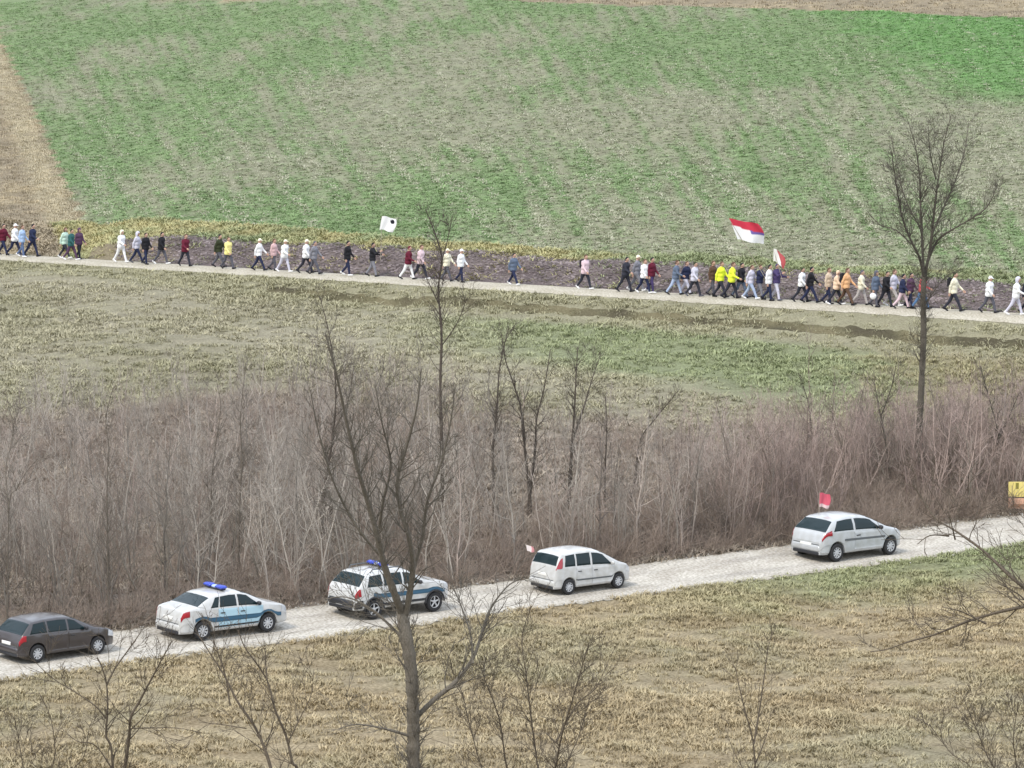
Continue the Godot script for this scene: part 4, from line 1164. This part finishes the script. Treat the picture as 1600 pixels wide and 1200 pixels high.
func make_head() -> void:
	head_buf = Buf.new()
	var shape := func(n: Vector3, p: Vector3) -> Vector3:
		if n.y < 0.0:
			p.z *= 1.0 + 0.32 * n.y          # jaw narrows
			if n.x < 0.2: p.x *= 1.0 + 0.25 * n.y
		var mid_face := exp(-pow(n.z / 0.16, 2.0)) * clampf(n.x, 0, 1)
		p.x += 0.026 * mid_face * exp(-pow((n.y + 0.12) / 0.16, 2.0))    # nose
		p.x += 0.010 * mid_face * exp(-pow((n.y + 0.78) / 0.14, 2.0))    # chin
		p.x -= 0.010 * clampf(n.x, 0, 1) * exp(-pow((absf(n.z) - 0.38) / 0.14, 2.0)) * exp(-pow((n.y - 0.06) / 0.1, 2.0))   # eye sockets
		return p
	ball(head_buf, Vector3.ZERO, Vector3(0.098, 0.122, 0.079), 18, 22, shape)
	for s in [-1, 1]:
		ball(head_buf, Vector3(-0.008, -0.008, s * 0.080), Vector3(0.020, 0.034, 0.012), 6, 8)
	face_buf = Buf.new()
	for s in [-1, 1]:
		ball(face_buf, Vector3(0.080, 0.007, s * 0.031), Vector3(0.012, 0.008, 0.014), 6, 8)
	ball(face_buf, Vector3(0.082, -0.062, 0), Vector3(0.008, 0.006, 0.022), 5, 8)

func make_hand() -> void:
	# fingers point down -y, palm faces +z of the left hand; mirrored for the other
	var bones := [[Vector3(0, 0.0, -0.012), Vector3(0, -0.075, -0.02), 0.020, 0.017, SKIN], [Vector3(0, 0.0, 0.012), Vector3(0, -0.075, 0.022), 0.020, 0.017, SKIN]]
	bones.append([Vector3(0, 0.05, 0), Vector3(0, 0.0, 0), 0.026, 0.024, SKIN])
	for f in 4:
		var x: float = [0.030, 0.011, -0.010, -0.029][f]
		var ln: float = [0.036, 0.042, 0.039, 0.030][f]
		var p0 := Vector3(0, -0.072, x)
		var p1 := p0 + Vector3(0.006, -ln, x * 0.08)
		var p2 := p1 + Vector3(0.020, -ln * 0.65, 0)
		bones.append([p0, p1, 0.0095, 0.009, SKIN])
		bones.append([p1, p2, 0.009, 0.0078, SKIN])
	bones.append([Vector3(0.004, -0.018, 0.026), Vector3(0.020, -0.052, 0.048), 0.0125, 0.0105, SKIN])
	bones.append([Vector3(0.020, -0.052, 0.048), Vector3(0.028, -0.080, 0.050), 0.0105, 0.0085, SKIN])
	hand_buf = nets(bones, 0.0055, 0.008)

func swing(a: float) -> Vector3:
	return Vector3(sin(deg_to_rad(a)), -cos(deg_to_rad(a)), 0)
func spine(lean: float, y: float, f := 0.0) -> Vector3:
	return Vector3(lean * (y - 0.92) + f, y, 0)

# leg and arm angles in degrees, forward positive: [right thigh, right knee, left thigh, left knee, right arm, right elbow, left arm, left elbow, lean]
func make_body(q: Array, stout: float) -> Dictionary:
	var bones := []
	var lean: float = q[8]
	var low_y := 9.0
	for s in [1, -1]:
		var th: float = q[0] if s == 1 else q[2]
		var kn: float = q[1] if s == 1 else q[3]
		var hip := Vector3(0, 0.92, 0.088 * s)
		var knee: Vector3 = hip + swing(th) * 0.43
		var ankle: Vector3 = knee + swing(th - kn) * 0.41
		var pitch := deg_to_rad(clampf((th - kn) * 0.75, -50.0, 14.0))
		var toe := ankle + Vector3(cos(pitch) * 0.165, sin(pitch) * 0.165 - 0.032, 0.02 * s)
		var heel := ankle + Vector3(-cos(pitch) * 0.045, -sin(pitch) * 0.045 - 0.028, 0)
		bones.append([hip, knee, 0.088 * stout, 0.064, LEGS])
		bones.append([knee, ankle + (knee - ankle) * 0.12, 0.064, 0.052, LEGS])
		bones.append([ankle + (knee - ankle) * 0.1, heel, 0.04, 0.040, SHOES])
		bones.append([heel, toe, 0.042, 0.036, SHOES])
		low_y = minf(low_y, minf(heel.y - 0.042, toe.y - 0.036))
	var pel: Vector3 = spine(lean, 0.86)
	bones.append([pel + Vector3(0, 0, -0.065), pel + Vector3(0, 0, 0.065), 0.105 * stout, 0.105 * stout, LEGS])
	var hem: Vector3 = spine(lean, 0.91)
	bones.append([hem + Vector3(0, 0, -0.06), hem + Vector3(0, 0, 0.06), 0.128 * stout, 0.128 * stout, TOP])
	var waist: Vector3 = spine(lean, 1.10)
	bones.append([waist + Vector3(0, 0, -0.062), waist + Vector3(0, 0, 0.062), 0.128 * stout, 0.128 * stout, TOP])
	bones.append([hem, spine(lean, 1.3), 0.13 * stout, 0.13 * stout, TOP])
	var chest: Vector3 = spine(lean, 1.31, 0.005)
	bones.append([chest + Vector3(0, 0, -0.09), chest + Vector3(0, 0, 0.09), 0.118 * stout, 0.118 * stout, TOP])
	var sh: Vector3 = spine(lean, 1.405)
	bones.append([sh + Vector3(0, 0, -0.145), sh + Vector3(0, 0, 0.145), 0.068, 0.068, TOP])
	bones.append([spine(lean, 1.42), spine(lean, 1.475, 0.005), 0.078, 0.065, TOP])
	bones.append([spine(lean, 1.45), spine(lean, 1.56, 0.012), 0.056, 0.054, SKIN])
	var hands := []
	for s in [1, -1]:
		var a: float = q[4] if s == 1 else q[6]
		var el: float = q[5] if s == 1 else q[7]
		var p := sh + Vector3(0, -0.01, 0.175 * s)
		var e: Vector3 = p + swing(a) * 0.29 + Vector3(0, 0, 0.035 * s)
		var w: Vector3 = e + swing(a + el) * 0.245
		bones.append([p, e, 0.066, 0.052, TOP])
		bones.append([e, w, 0.052, 0.042, TOP])
		hands.append([w, a + el, s])
	var parts := nets(bones, 0.024, 0.035)
	for h in hands:
		var basis_ := Basis(Vector3.BACK, deg_to_rad(h[1])) * Basis(Vector3.UP, PI * 0.5 if h[2] == 1 else -PI * 0.5)
		parts[SKIN].add(hand_buf[SKIN], Transform3D(basis_, h[0] + swing(h[1]) * 0.03))
	var head: Vector3 = spine(lean, 1.625, 0.028)
	parts[SKIN].add(head_buf, Transform3D(Basis(), head))
	var am := ArrayMesh.new()
	for i in 4:
		for j in parts[i].v.size(): parts[i].v[j].y -= low_y
		am.add_surface_from_arrays(Mesh.PRIMITIVE_TRIANGLES, parts[i].arrays())
	var fb := Buf.new()
	fb.add(face_buf, Transform3D(Basis(), head - Vector3(0, low_y, 0)))
	am.add_surface_from_arrays(Mesh.PRIMITIVE_TRIANGLES, fb.arrays())
	var hr: Vector3 = hands[0][0]
	return {"mesh": am, "head": head - Vector3(0, low_y, 0), "hand": hr + swing(hands[0][1]) * 0.09 - Vector3(0, low_y, 0), "chest": chest - Vector3(0, low_y, 0), "lean": lean}

# a shell round the head: how far down it reaches depends on where it faces
func shell(grow_: float, front: float, back: float, drop: float) -> Buf:
	var b := Buf.new()
	var rows := 12
	var cols := 20
	for i in rows + 1:
		for j in cols:
			var ph := TAU * j / cols
			var face := 0.5 + 0.5 * cos(ph)
			var low_ := lerpf(back, front, smoothstep(0.35, 0.85, face))
			var th := lerpf(0.0, low_, float(i) / rows)
			var n := Vector3(sin(th) * cos(ph), cos(th), sin(th) * sin(ph))
			var p := n * Vector3(0.098, 0.122, 0.079) * grow_
			if th > PI * 0.5 and drop > 0.0: p.y -= drop * (th - PI * 0.5)
			b.v.append(p)
	for i in rows:
		for j in cols:
			var j2 := (j + 1) % cols
			b.quad(i * cols + j, i * cols + j2, (i + 1) * cols + j2, (i + 1) * cols + j)
	return b

const PLAIN := {
	"black": Color(0.018, 0.018, 0.022), "navy": Color(0.022, 0.028, 0.065), "dark": Color(0.03, 0.032, 0.045), "grey": Color(0.20, 0.20, 0.23), "dim": Color(0.09, 0.09, 0.11), "white": Color(0.74, 0.74, 0.75),
	"cream": Color(0.70, 0.66, 0.52), "lilac": Color(0.52, 0.51, 0.60), "sky": Color(0.36, 0.48, 0.68), "jeans": Color(0.10, 0.14, 0.25), "pale_jeans": Color(0.34, 0.41, 0.56), "maroon": Color(0.11, 0.014, 0.03),
	"plum": Color(0.085, 0.045, 0.085), "mint": Color(0.47, 0.62, 0.53), "teal": Color(0.03, 0.10, 0.10), "green": Color(0.035, 0.042, 0.022), "yellow": Color(0.74, 0.66, 0.26), "vest": Color(0.72, 0.80, 0.06),
	"pink": Color(0.56, 0.38, 0.38), "rose": Color(0.60, 0.46, 0.50), "brown": Color(0.10, 0.06, 0.04), "peach": Color(0.68, 0.50, 0.36), "orange": Color(0.66, 0.38, 0.20), "beige": Color(0.52, 0.42, 0.32), "red": Color(0.50, 0.09, 0.10),
	"blue": Color(0.09, 0.18, 0.34), "steel": Color(0.11, 0.14, 0.20), "purple": Color(0.06, 0.045, 0.12), "stone": Color(0.42, 0.39, 0.38),
}
var cloth := {}
func cloth_mat(c: String) -> StandardMaterial3D:
	if not cloth.has(c):
		cloth[c] = mat(PLAIN[c], 0.85, 0.0, 0.3)
	return cloth[c]

# place along the track, offset across it, size, pose, headwear, hair or hat colour, top, trousers, shoes, label
const WALKERS := [
	[-29.06, 0.7, 0.98, 0, "short", "black", "maroon", "navy", "black", "person in a maroon top at the left end of the marching column"],
	[-28.38, 0.9, 1.0, 1, "cap", "white", "white", "navy", "dim", "person in a white cap and white top with navy trousers in the leftmost group"],
	[-27.83, 0.3, 0.98, 2, "short", "brown", "sky", "jeans", "white", "brown haired person in a light blue jacket in the leftmost group"],
	[-27.28, 0.8, 1.05, 3, "short", "black", "navy", "navy", "black", "person all in navy leading the leftmost group"],
	[-25.28, 0.7, 1.0, 0, "long", "brown", "mint", "dark", "white", "person in a pale mint jacket with long brown hair"],
	[-24.81, 0.2, 0.97, 1, "short", "green", "teal", "plum", "white", "person in a dark teal top and plum trousers behind the mint jacket"],
	[-24.45, 1.0, 0.95, 2, "hood", "plum", "plum", "dark", "black", "hooded person in a dark plum jacket beside the mint jacket"],
	[-21.85, 0.5, 1.02, 3, "hood", "cream", "white", "white", "white", "person dressed all in white with a cream hood"],
	[-20.93, 0.6, 0.98, 0, "hood", "lilac", "lilac", "navy", "dim", "person in a pale lilac hooded jacket stepping out in navy trousers"],
	[-20.37, 0.3, 0.95, 2, "short", "black", "black", "navy", "black", "black haired person in black just ahead of the lilac hood"],
	[-19.5, 0.8, 1.0, 1, "short", "black", "black", "dim", "white", "person in a black jacket and dim grey trousers with white shoes"],
	[-18.07, 0.5, 0.98, 3, "short", "brown", "maroon", "dark", "black", "lone person in a maroon jacket left of the yellow top"],
	[-16.14, 0.8, 1.02, 0, "short", "black", "green", "dim", "black", "person in a dark green jacket beside the yellow top"],
	[-15.58, 0.4, 0.98, 1, "short", "brown", "yellow", "dim", "black", "person in a pale yellow top and grey trousers"],
	[-13.82, 0.4, 1.0, 0, "cap", "cream", "white", "navy", "black", "person in a cream cap and white jacket striding in navy trousers"],
	[-13.02, 0.9, 0.96, 2, "short", "brown", "pink", "dim", "black", "person in a dusty pink top between two people in white"],
	[-12.37, 0.4, 0.99, 3, "cap", "cream", "white", "lilac", "white", "person in a cream cap with white top and pale trousers"],
	[-11.18, 0.6, 1.04, 1, "cap", "cream", "white", "dark", "black", "tall person in a cream cap, white top and dark trousers"],
	[-10.70, 0.2, 1.0, 0, "short", "dim", "grey", "dim", "black", "person in a grey jacket walking beside the tall cream cap"],
	[-8.86, 0.5, 1.03, 2, "short", "black", "black", "navy", "white", "person all in dark clothes left of the white flag"],
	[-7.49, 0.8, 0.99, 4, "short", "black", "black", "grey", "black", "person in a black top and grey trousers holding up the white flag"],
	[-5.53, 0.4, 0.98, 3, "short", "maroon", "maroon", "white", "black", "person in a maroon top and white trousers"],
	[-4.87, 0.7, 1.03, 1, "short", "brown", "rose", "dark", "white", "person in a pale rose jacket next to the maroon top"],
	[-3.46, 0.5, 0.98, 0, "cap", "cream", "cream", "dim", "black", "person in cream half hidden by the slim bare tree"],
	[-2.71, 0.5, 0.97, 2, "cap", "white", "white", "navy", "black", "person in a white cap and white top with navy trousers right of the slim tree"],
	[0.07, 0.5, 0.96, 0, "short", "black", "steel", "navy", "white", "lone person in a steel grey jacket with white shoes"],
	[3.78, 0.6, 1.0, 1, "short", "brown", "rose", "dark", "white", "lone person in a pale rose top with a black backpack"],
	[5.84, 0.5, 1.02, 3, "short", "black", "dark", "dark", "black", "person in dark clothes at the left end of the crowded column"],
	[6.42, 1.0, 1.04, 0, "cap", "cream", "grey", "grey", "white", "person in a cream cap and grey jacket"],
	[6.78, 0.4, 0.98, 1, "short", "brown", "white", "navy", "white", "brown haired person in a white top beside the cream cap"],
	[7.16, 0.7, 1.0, 2, "short", "black", "maroon", "purple", "white", "person in a dark maroon jacket and purple trousers with white shoes"],
	[8.35, 0.5, 1.0, 3, "short", "brown", "steel", "pale_jeans", "black", "person in a steel grey jacket and pale jeans"],
	[8.89, 0.9, 0.96, 0, "short", "brown", "navy", "lilac", "black", "person in a navy top and lilac trousers"],
	[9.27, 0.3, 0.98, 1, "short", "green", "lilac", "dark", "dim", "person in a pale lilac jacket and dark trousers near the yellow vests"],
	[10.19, 0.8, 1.0, 2, "short", "brown", "brown", "dim", "black", "person in a brown jacket just left of the yellow vests"],
	[10.57, 0.4, 1.02, 0, "short", "brown", "vest", "dark", "black", "person in a bright yellow vest, the left one of two"],
	[11.1, 0.3, 1.03, 3, "short", "brown", "vest", "dark", "black", "person in a bright yellow vest, the right one of two"],
	[11.6, 0.8, 1.0, 1, "short", "black", "black", "steel", "black", "person in a black jacket close behind the right yellow vest"],
	[12.04, 0.4, 0.98, 0, "short", "brown", "lilac", "pale_jeans", "white", "person in a lilac top and pale jeans under the large flag"],
	[12.5, 0.7, 0.97, 4, "short", "brown", "navy", "grey", "black", "person in a navy jacket holding the pole of the large red and white flag"],
	[12.91, 0.3, 0.99, 2, "short", "black", "white", "navy", "black", "black haired person in a white top and navy trousers under the small flag"],
	[13.31, 0.6, 1.02, 4, "short", "purple", "purple", "lilac", "dim", "person in a dark purple jacket and pale trousers carrying the small flag"],
	[14.51, 0.6, 0.98, 1, "short", "green", "white", "dark", "black", "person in a white top beside a black jacket right of the small flag"],
	[14.91, 0.4, 1.0, 0, "short", "black", "black", "navy", "black", "person in a black jacket and navy trousers right of the white top"],
	[15.77, 0.5, 1.0, 2, "short", "brown", "beige", "navy", "black", "brown haired person in a beige jacket left of the peach top"],
	[16.13, 0.2, 0.95, 3, "short", "peach", "peach", "dark", "white", "shorter person in a pale peach top"],
	[16.59, 0.2, 1.03, 0, "short", "brown", "orange", "brown", "black", "person in an orange jacket and brown trousers with a dark backpack"],
	[17.34, 0.7, 0.99, 1, "short", "dim", "cream", "stone", "black", "person in a cream top and stone coloured trousers"],
	[17.97, 0.3, 1.0, 2, "hood", "dim", "steel", "dim", "black", "person in a steel grey hooded jacket carrying a white bag"],
	[18.51, 0.6, 0.99, 3, "short", "black", "black", "dark", "black", "person in a black jacket right of the white bag"],
	[18.87, 0.9, 1.02, 0, "short", "brown", "lilac", "stone", "white", "person in a pale lilac jacket between two people in black"],
	[19.23, 0.3, 0.96, 1, "short", "black", "navy", "rose", "black", "person in a navy top and pale rose trousers"],
	[19.64, 0.6, 0.97, 2, "short", "black", "plum", "navy", "black", "person in a dark plum jacket left of the tallest tree"],
	[20.18, 0.5, 1.0, 3, "short", "red", "red", "blue", "black", "person in a red jacket and blue trousers behind the trunk of the tallest tree"],
	[21.59, 0.3, 1.10, 0, "short", "green", "cream", "dark", "black", "tall person in a cream top with a black backpack right of the tallest tree"],
	[23.25, 0.6, 1.02, 1, "cap", "white", "white", "dim", "black", "person in a white coat and cap near the right end of the column"],
	[24.41, 0.3, 1.04, 3, "hood", "lilac", "white", "lilac", "white", "person all in pale white and lilac at the right end of the column"],
	[24.95, 0.9, 1.0, 2, "short", "black", "dark", "dark", "black", "person in dark clothes cut by the right edge"],
]
var figures := []

func _people() -> void:
	make_head()
	make_hand()
	var poses := [
		make_body([28, 6, -22, 16, -24, 18, 26, 22, 0.06], 1.1),
		make_body([-20, 22, 24, 8, 20, 25, -20, 14, 0.05], 1.16),
		make_body([14, 8, -8, 34, -12, 22, 14, 30, 0.04], 1.12),
		make_body([-24, 12, 20, 4, 24, 40, -18, 12, 0.08], 1.2),
		make_body([18, 6, -16, 20, 48, 70, 30, 60, 0.02], 1.12),
	]
	var heads := {"short": shell(1.09, 0.85, 1.95, 0.0), "long": shell(1.13, 0.9, 2.35, 0.16), "cap": shell(1.14, 1.25, 1.55, 0.0), "hood": shell(1.28, 1.1, 2.5, 0.05)}
	# the cap gets a peak
	var pk: Buf = heads.cap
	ball(pk, Vector3(0.115, 0.030, 0), Vector3(0.075, 0.010, 0.07), 6, 14)
	for k in heads: heads[k] = heads[k].mesh(null)
	var skin := mat(Color(0.46, 0.29, 0.22), 0.6, 0.0, 0.4)
	var dark := mat(Color(0.03, 0.02, 0.02), 0.6)
	for i in WALKERS.size():
		var w: Array = WALKERS[i]
		var pose: Dictionary = poses[w[3]]
		var x: float = w[0]
		var d: float = d_upper(x) + w[1] / 0.8695
		var o := MeshInstance3D.new()
		o.name = numbered("person")
		o.mesh = pose.mesh
		add_child(o)
		o.position = spot(x, d, 0.045)
		o.rotation.y = -atan(0.5682) + rng.randf_range(-0.3, 0.3)
		o.scale = Vector3(1.08, 1.05, 1.08) * w[2] * rng.randf_range(0.99, 1.03)
		o.set_meta("label", w[9])
		o.set_meta("category", "person")
		o.set_meta("group", "people marching along the gravel track")
		var ms := [skin, cloth_mat(w[6]), cloth_mat(w[7]), cloth_mat(w[8]), dark]
		for k in 5: o.set_surface_override_material(k, ms[k])
		var hr := part({"short": "hair", "long": "hair", "cap": "cap", "hood": "hood"}[w[4]], heads[w[4]], o, pose.head)
		hr.material_override = null
		hr.set_surface_override_material(0, cloth_mat(w[5]))
		figures.append([o, pose])
		if w[9].contains("backpack"):
			var bb := Buf.new()
			bb.box(Vector3(-0.14, -0.22, -0.15), Vector3(0.06, 0.22, 0.15), 0.06)
			part("backpack", bb.mesh(cloth_mat("black")), o, pose.chest + Vector3(-0.15, -0.02, 0))

func cloth_sheet(wide: float, high: float, wave: float, phase: float, tone: Callable, droop: float, lean: float) -> Buf:
	var b := Buf.new()
	var nx := 26
	var ny := 16
	for layer in 2:
		for i in nx + 1:
			for j in ny + 1:
				var f := float(i) / nx
				var g := float(j) / ny
				var z := wave * f * sin(f * 7.0 + g * 2.2 + phase) + 0.4 * wave * sin(f * 13.0 + phase) * f
				b.v.append(Vector3(wide * f * (0.9 + 0.08 * sin(g * 4.0)) + lean * g, -high * g - droop * f * f + 0.05 * high * sin(f * 6.0 + phase), z + (0.004 if layer else 0.0)))
				b.c.append(tone.call(f, g))
	var m := (nx + 1) * (ny + 1)
	for layer in 2:
		for i in nx:
			for j in ny:
				var a := layer * m + i * (ny + 1) + j
				if layer == 0: b.quad(a, a + 1, a + ny + 2, a + ny + 1)
				else: b.quad(a, a + ny + 1, a + ny + 2, a + 1)
	return b

func flag(label: String, at: Vector3, foot: Vector3, pole_r: float, sheet: Buf, turn: float, group := "") -> Node3D:
	var o := thing("flag", label, "flag", foot, group)
	var p := Buf.new()
	var top := at - foot
	p.tube(PackedVector3Array([Vector3.ZERO, top * 0.5, top + top.normalized() * 0.05]), PackedFloat32Array([pole_r, pole_r, pole_r * 0.8]), 6)
	part("pole", p.mesh(mat(Color(0.32, 0.28, 0.22), 0.6)), o)
	var fm := vertex_mat(0.8)
	fm.backlight_enabled = true
	fm.backlight = Color(0.5, 0.5, 0.5)
	var c := part("cloth", sheet.mesh(fm), o, top)
	c.rotation.y = turn
	return o

func held(i: int) -> Vector3:
	var f: Array = figures[i]
	var o: MeshInstance3D = f[0]
	return o.transform * (f[1].hand as Vector3)

func _small_things() -> void:
	var white := Color(0.80, 0.80, 0.80)
	var red := Color(0.55, 0.05, 0.08)
	# white flag with a dark emblem
	var f1: Vector3 = held(20)
	var plain := func(f: float, g: float) -> Color:
		return Color(0.02, 0.02, 0.03) if Vector2((f - 0.74) * 1.2, (g - 0.26) * 1.0).length() < 0.17 else white
	flag("white flag with a dark emblem held above the marching column", f1 + Vector3(0.05, 1.85, 0.02), f1 - Vector3(0.03, 0.5, 0), 0.014, cloth_sheet(0.85, 0.72, 0.10, 0.4, plain, 0.12, -0.12), 0.0, "flags carried by marchers")
	# large red and white flag
	var f2: Vector3 = held(39)
	var bands := func(f: float, g: float) -> Color:
		return red if g < 0.50 - 0.18 * (1.0 - f) else (Color(0.16, 0.12, 0.36) if g < 0.57 and f > 0.55 else white)
	flag("large red and white flag flying from a tall pole above the column", f2 + Vector3(-1.95, 2.75, 0.1), f2 - Vector3(-0.12, 0.6, 0), 0.017, cloth_sheet(1.6, 1.05, 0.16, 1.9, bands, 0.28, 0.42), 0.05, "flags carried by marchers")
	# small flag
	var f3: Vector3 = held(41)
	var small := func(f: float, g: float) -> Color:
		return red.lerp(Color(0.4, 0.2, 0.18), 0.4) if f + 0.5 * (1.0 - g) > 0.78 else Color(0.82, 0.80, 0.76)
	flag("small white and red flag drooping over the head of a marcher", f3 + Vector3(-0.5, 1.2, 0), f3 - Vector3(0.02, 0.45, 0), 0.012, cloth_sheet(0.62, 0.62, 0.06, 0.9, small, 0.42, 0.0), 0.1, "flags carried by marchers")
	# car flags
	var hx := 12.25
	var hatch := Vector3(hx, ground(hx, d_lower(hx)) + 0.05, -d_lower(hx) + 0.13)
	var turn := atan(0.822)
	var fore := Vector3(cos(turn), 0, -sin(turn))
	var side := Vector3(sin(turn), 0, cos(turn))
	var all_red := func(f: float, g: float) -> Color:
		return Color(0.60, 0.12, 0.17) if g < 0.8 else Color(0.66, 0.5, 0.5)
	var base := hatch - fore * 1.15 - side * 0.33 + Vector3.UP * 1.53
	flag("small red flag standing on the roof of the silver white hatchback", base + Vector3(0.02, 0.82, 0), base, 0.010, cloth_sheet(0.42, 0.52, 0.06, 0.3, all_red, 0.05, 0.0), 0.3, "flags on cars")
	var vx := 2.37
	var van := Vector3(vx, ground(vx, d_lower(vx)) + 0.05, -d_lower(vx))
	var vb := van - fore * 1.52 - side * 0.56 + Vector3.UP * 1.29
	var pinkish := func(f: float, g: float) -> Color:
		return Color(0.62, 0.30, 0.32) if f > 0.62 else Color(0.72, 0.66, 0.66)
	var vt := vb + Vector3(-0.36, 0.30, 0.0)
	flag("small pale pink flag trailing from the rear corner of the minivan", vt, vb, 0.010, cloth_sheet(0.34, 0.20, 0.03, 1.1, pinkish, 0.02, 0.05), -0.6, "flags on cars")
	# sign at the right edge of the road
	var sx := 19.75
	var sd := d_lower(sx) + 2.3 / 0.773
	var sg := thing("road_sign", "yellow over orange board sign beside the road, cut by the right edge", "sign", spot(sx, sd))
	for k in 2:
		var pb := Buf.new()
		pb.tube(PackedVector3Array([Vector3(-0.22 + 0.75 * k, -0.2, 0), Vector3(-0.22 + 0.75 * k, 0.5, 0), Vector3(-0.22 + 0.75 * k, 1.17, 0)]), PackedFloat32Array([0.03, 0.03, 0.03]), 8)
		part("post", pb.mesh(mat(Color(0.2, 0.2, 0.2), 0.5, 0.5)), sg)
	var yb := Buf.new()
	yb.box(Vector3(-0.34, 0.60, 0.035), Vector3(0.66, 1.20, 0.065), 0.01)
	var yp := part("yellow_panel", yb.mesh(mat(Color(0.72, 0.60, 0.20), 0.6)), sg)
	var mk := Buf.new()
	mk.box(Vector3(-0.06, 0.92, 0.066), Vector3(0.06, 1.16, 0.072), 0.002)
	part("dark_mark", mk.mesh(mat(Color(0.22, 0.20, 0.03), 0.7)), yp)
	var ob := Buf.new()
	ob.box(Vector3(-0.34, 0.14, 0.035), Vector3(0.66, 0.55, 0.065), 0.01)
	var op := part("orange_panel", ob.mesh(mat(Color(0.62, 0.36, 0.25), 0.6)), sg)
	var om := Buf.new()
	om.box(Vector3(-0.24, 0.18, 0.066), Vector3(0.5, 0.32, 0.072), 0.002)
	part("brown_band", om.mesh(mat(Color(0.26, 0.13, 0.07), 0.7)), op)
	# pale stake at the edge of the thicket
	var stx := 6.72
	var stk := thing("wooden_stake", "pale wooden stake leaning at the edge of the thicket behind the road", "stake", spot(stx, 128.2))
	var sb := Buf.new()
	sb.tube(PackedVector3Array([Vector3(0.06, -0.3, 0), Vector3(-0.02, 0.8, 0.02), Vector3(-0.15, 1.7, 0.03)]), PackedFloat32Array([0.045, 0.042, 0.036]), 7)
	part("shaft", sb.mesh(bark_mat(Color(0.33, 0.29, 0.25))), stk)
	# a white bag held by one marcher
	var bh: Vector3 = held(48)
	var bag := thing("carrier_bag", "white bag carried by a marcher in a steel grey hooded jacket", "bag", bh + Vector3(0, -0.36, 0))
	var gb := Buf.new()
	ball(gb, Vector3(0, 0.15, 0), Vector3(0.17, 0.19, 0.10), 10, 14, func(n: Vector3, p: Vector3) -> Vector3: return p * (1.0 - 0.35 * clampf(n.y, 0, 1)))
	part("sack", gb.mesh(cloth_mat("white")), bag)
	var hb := Buf.new()
	hb.tube(PackedVector3Array([Vector3(-0.05, 0.28, 0), Vector3(0, 0.37, 0), Vector3(0.05, 0.28, 0)]), PackedFloat32Array([0.008, 0.008, 0.008]), 5)
	part("handle", hb.mesh(cloth_mat("white")), bag)
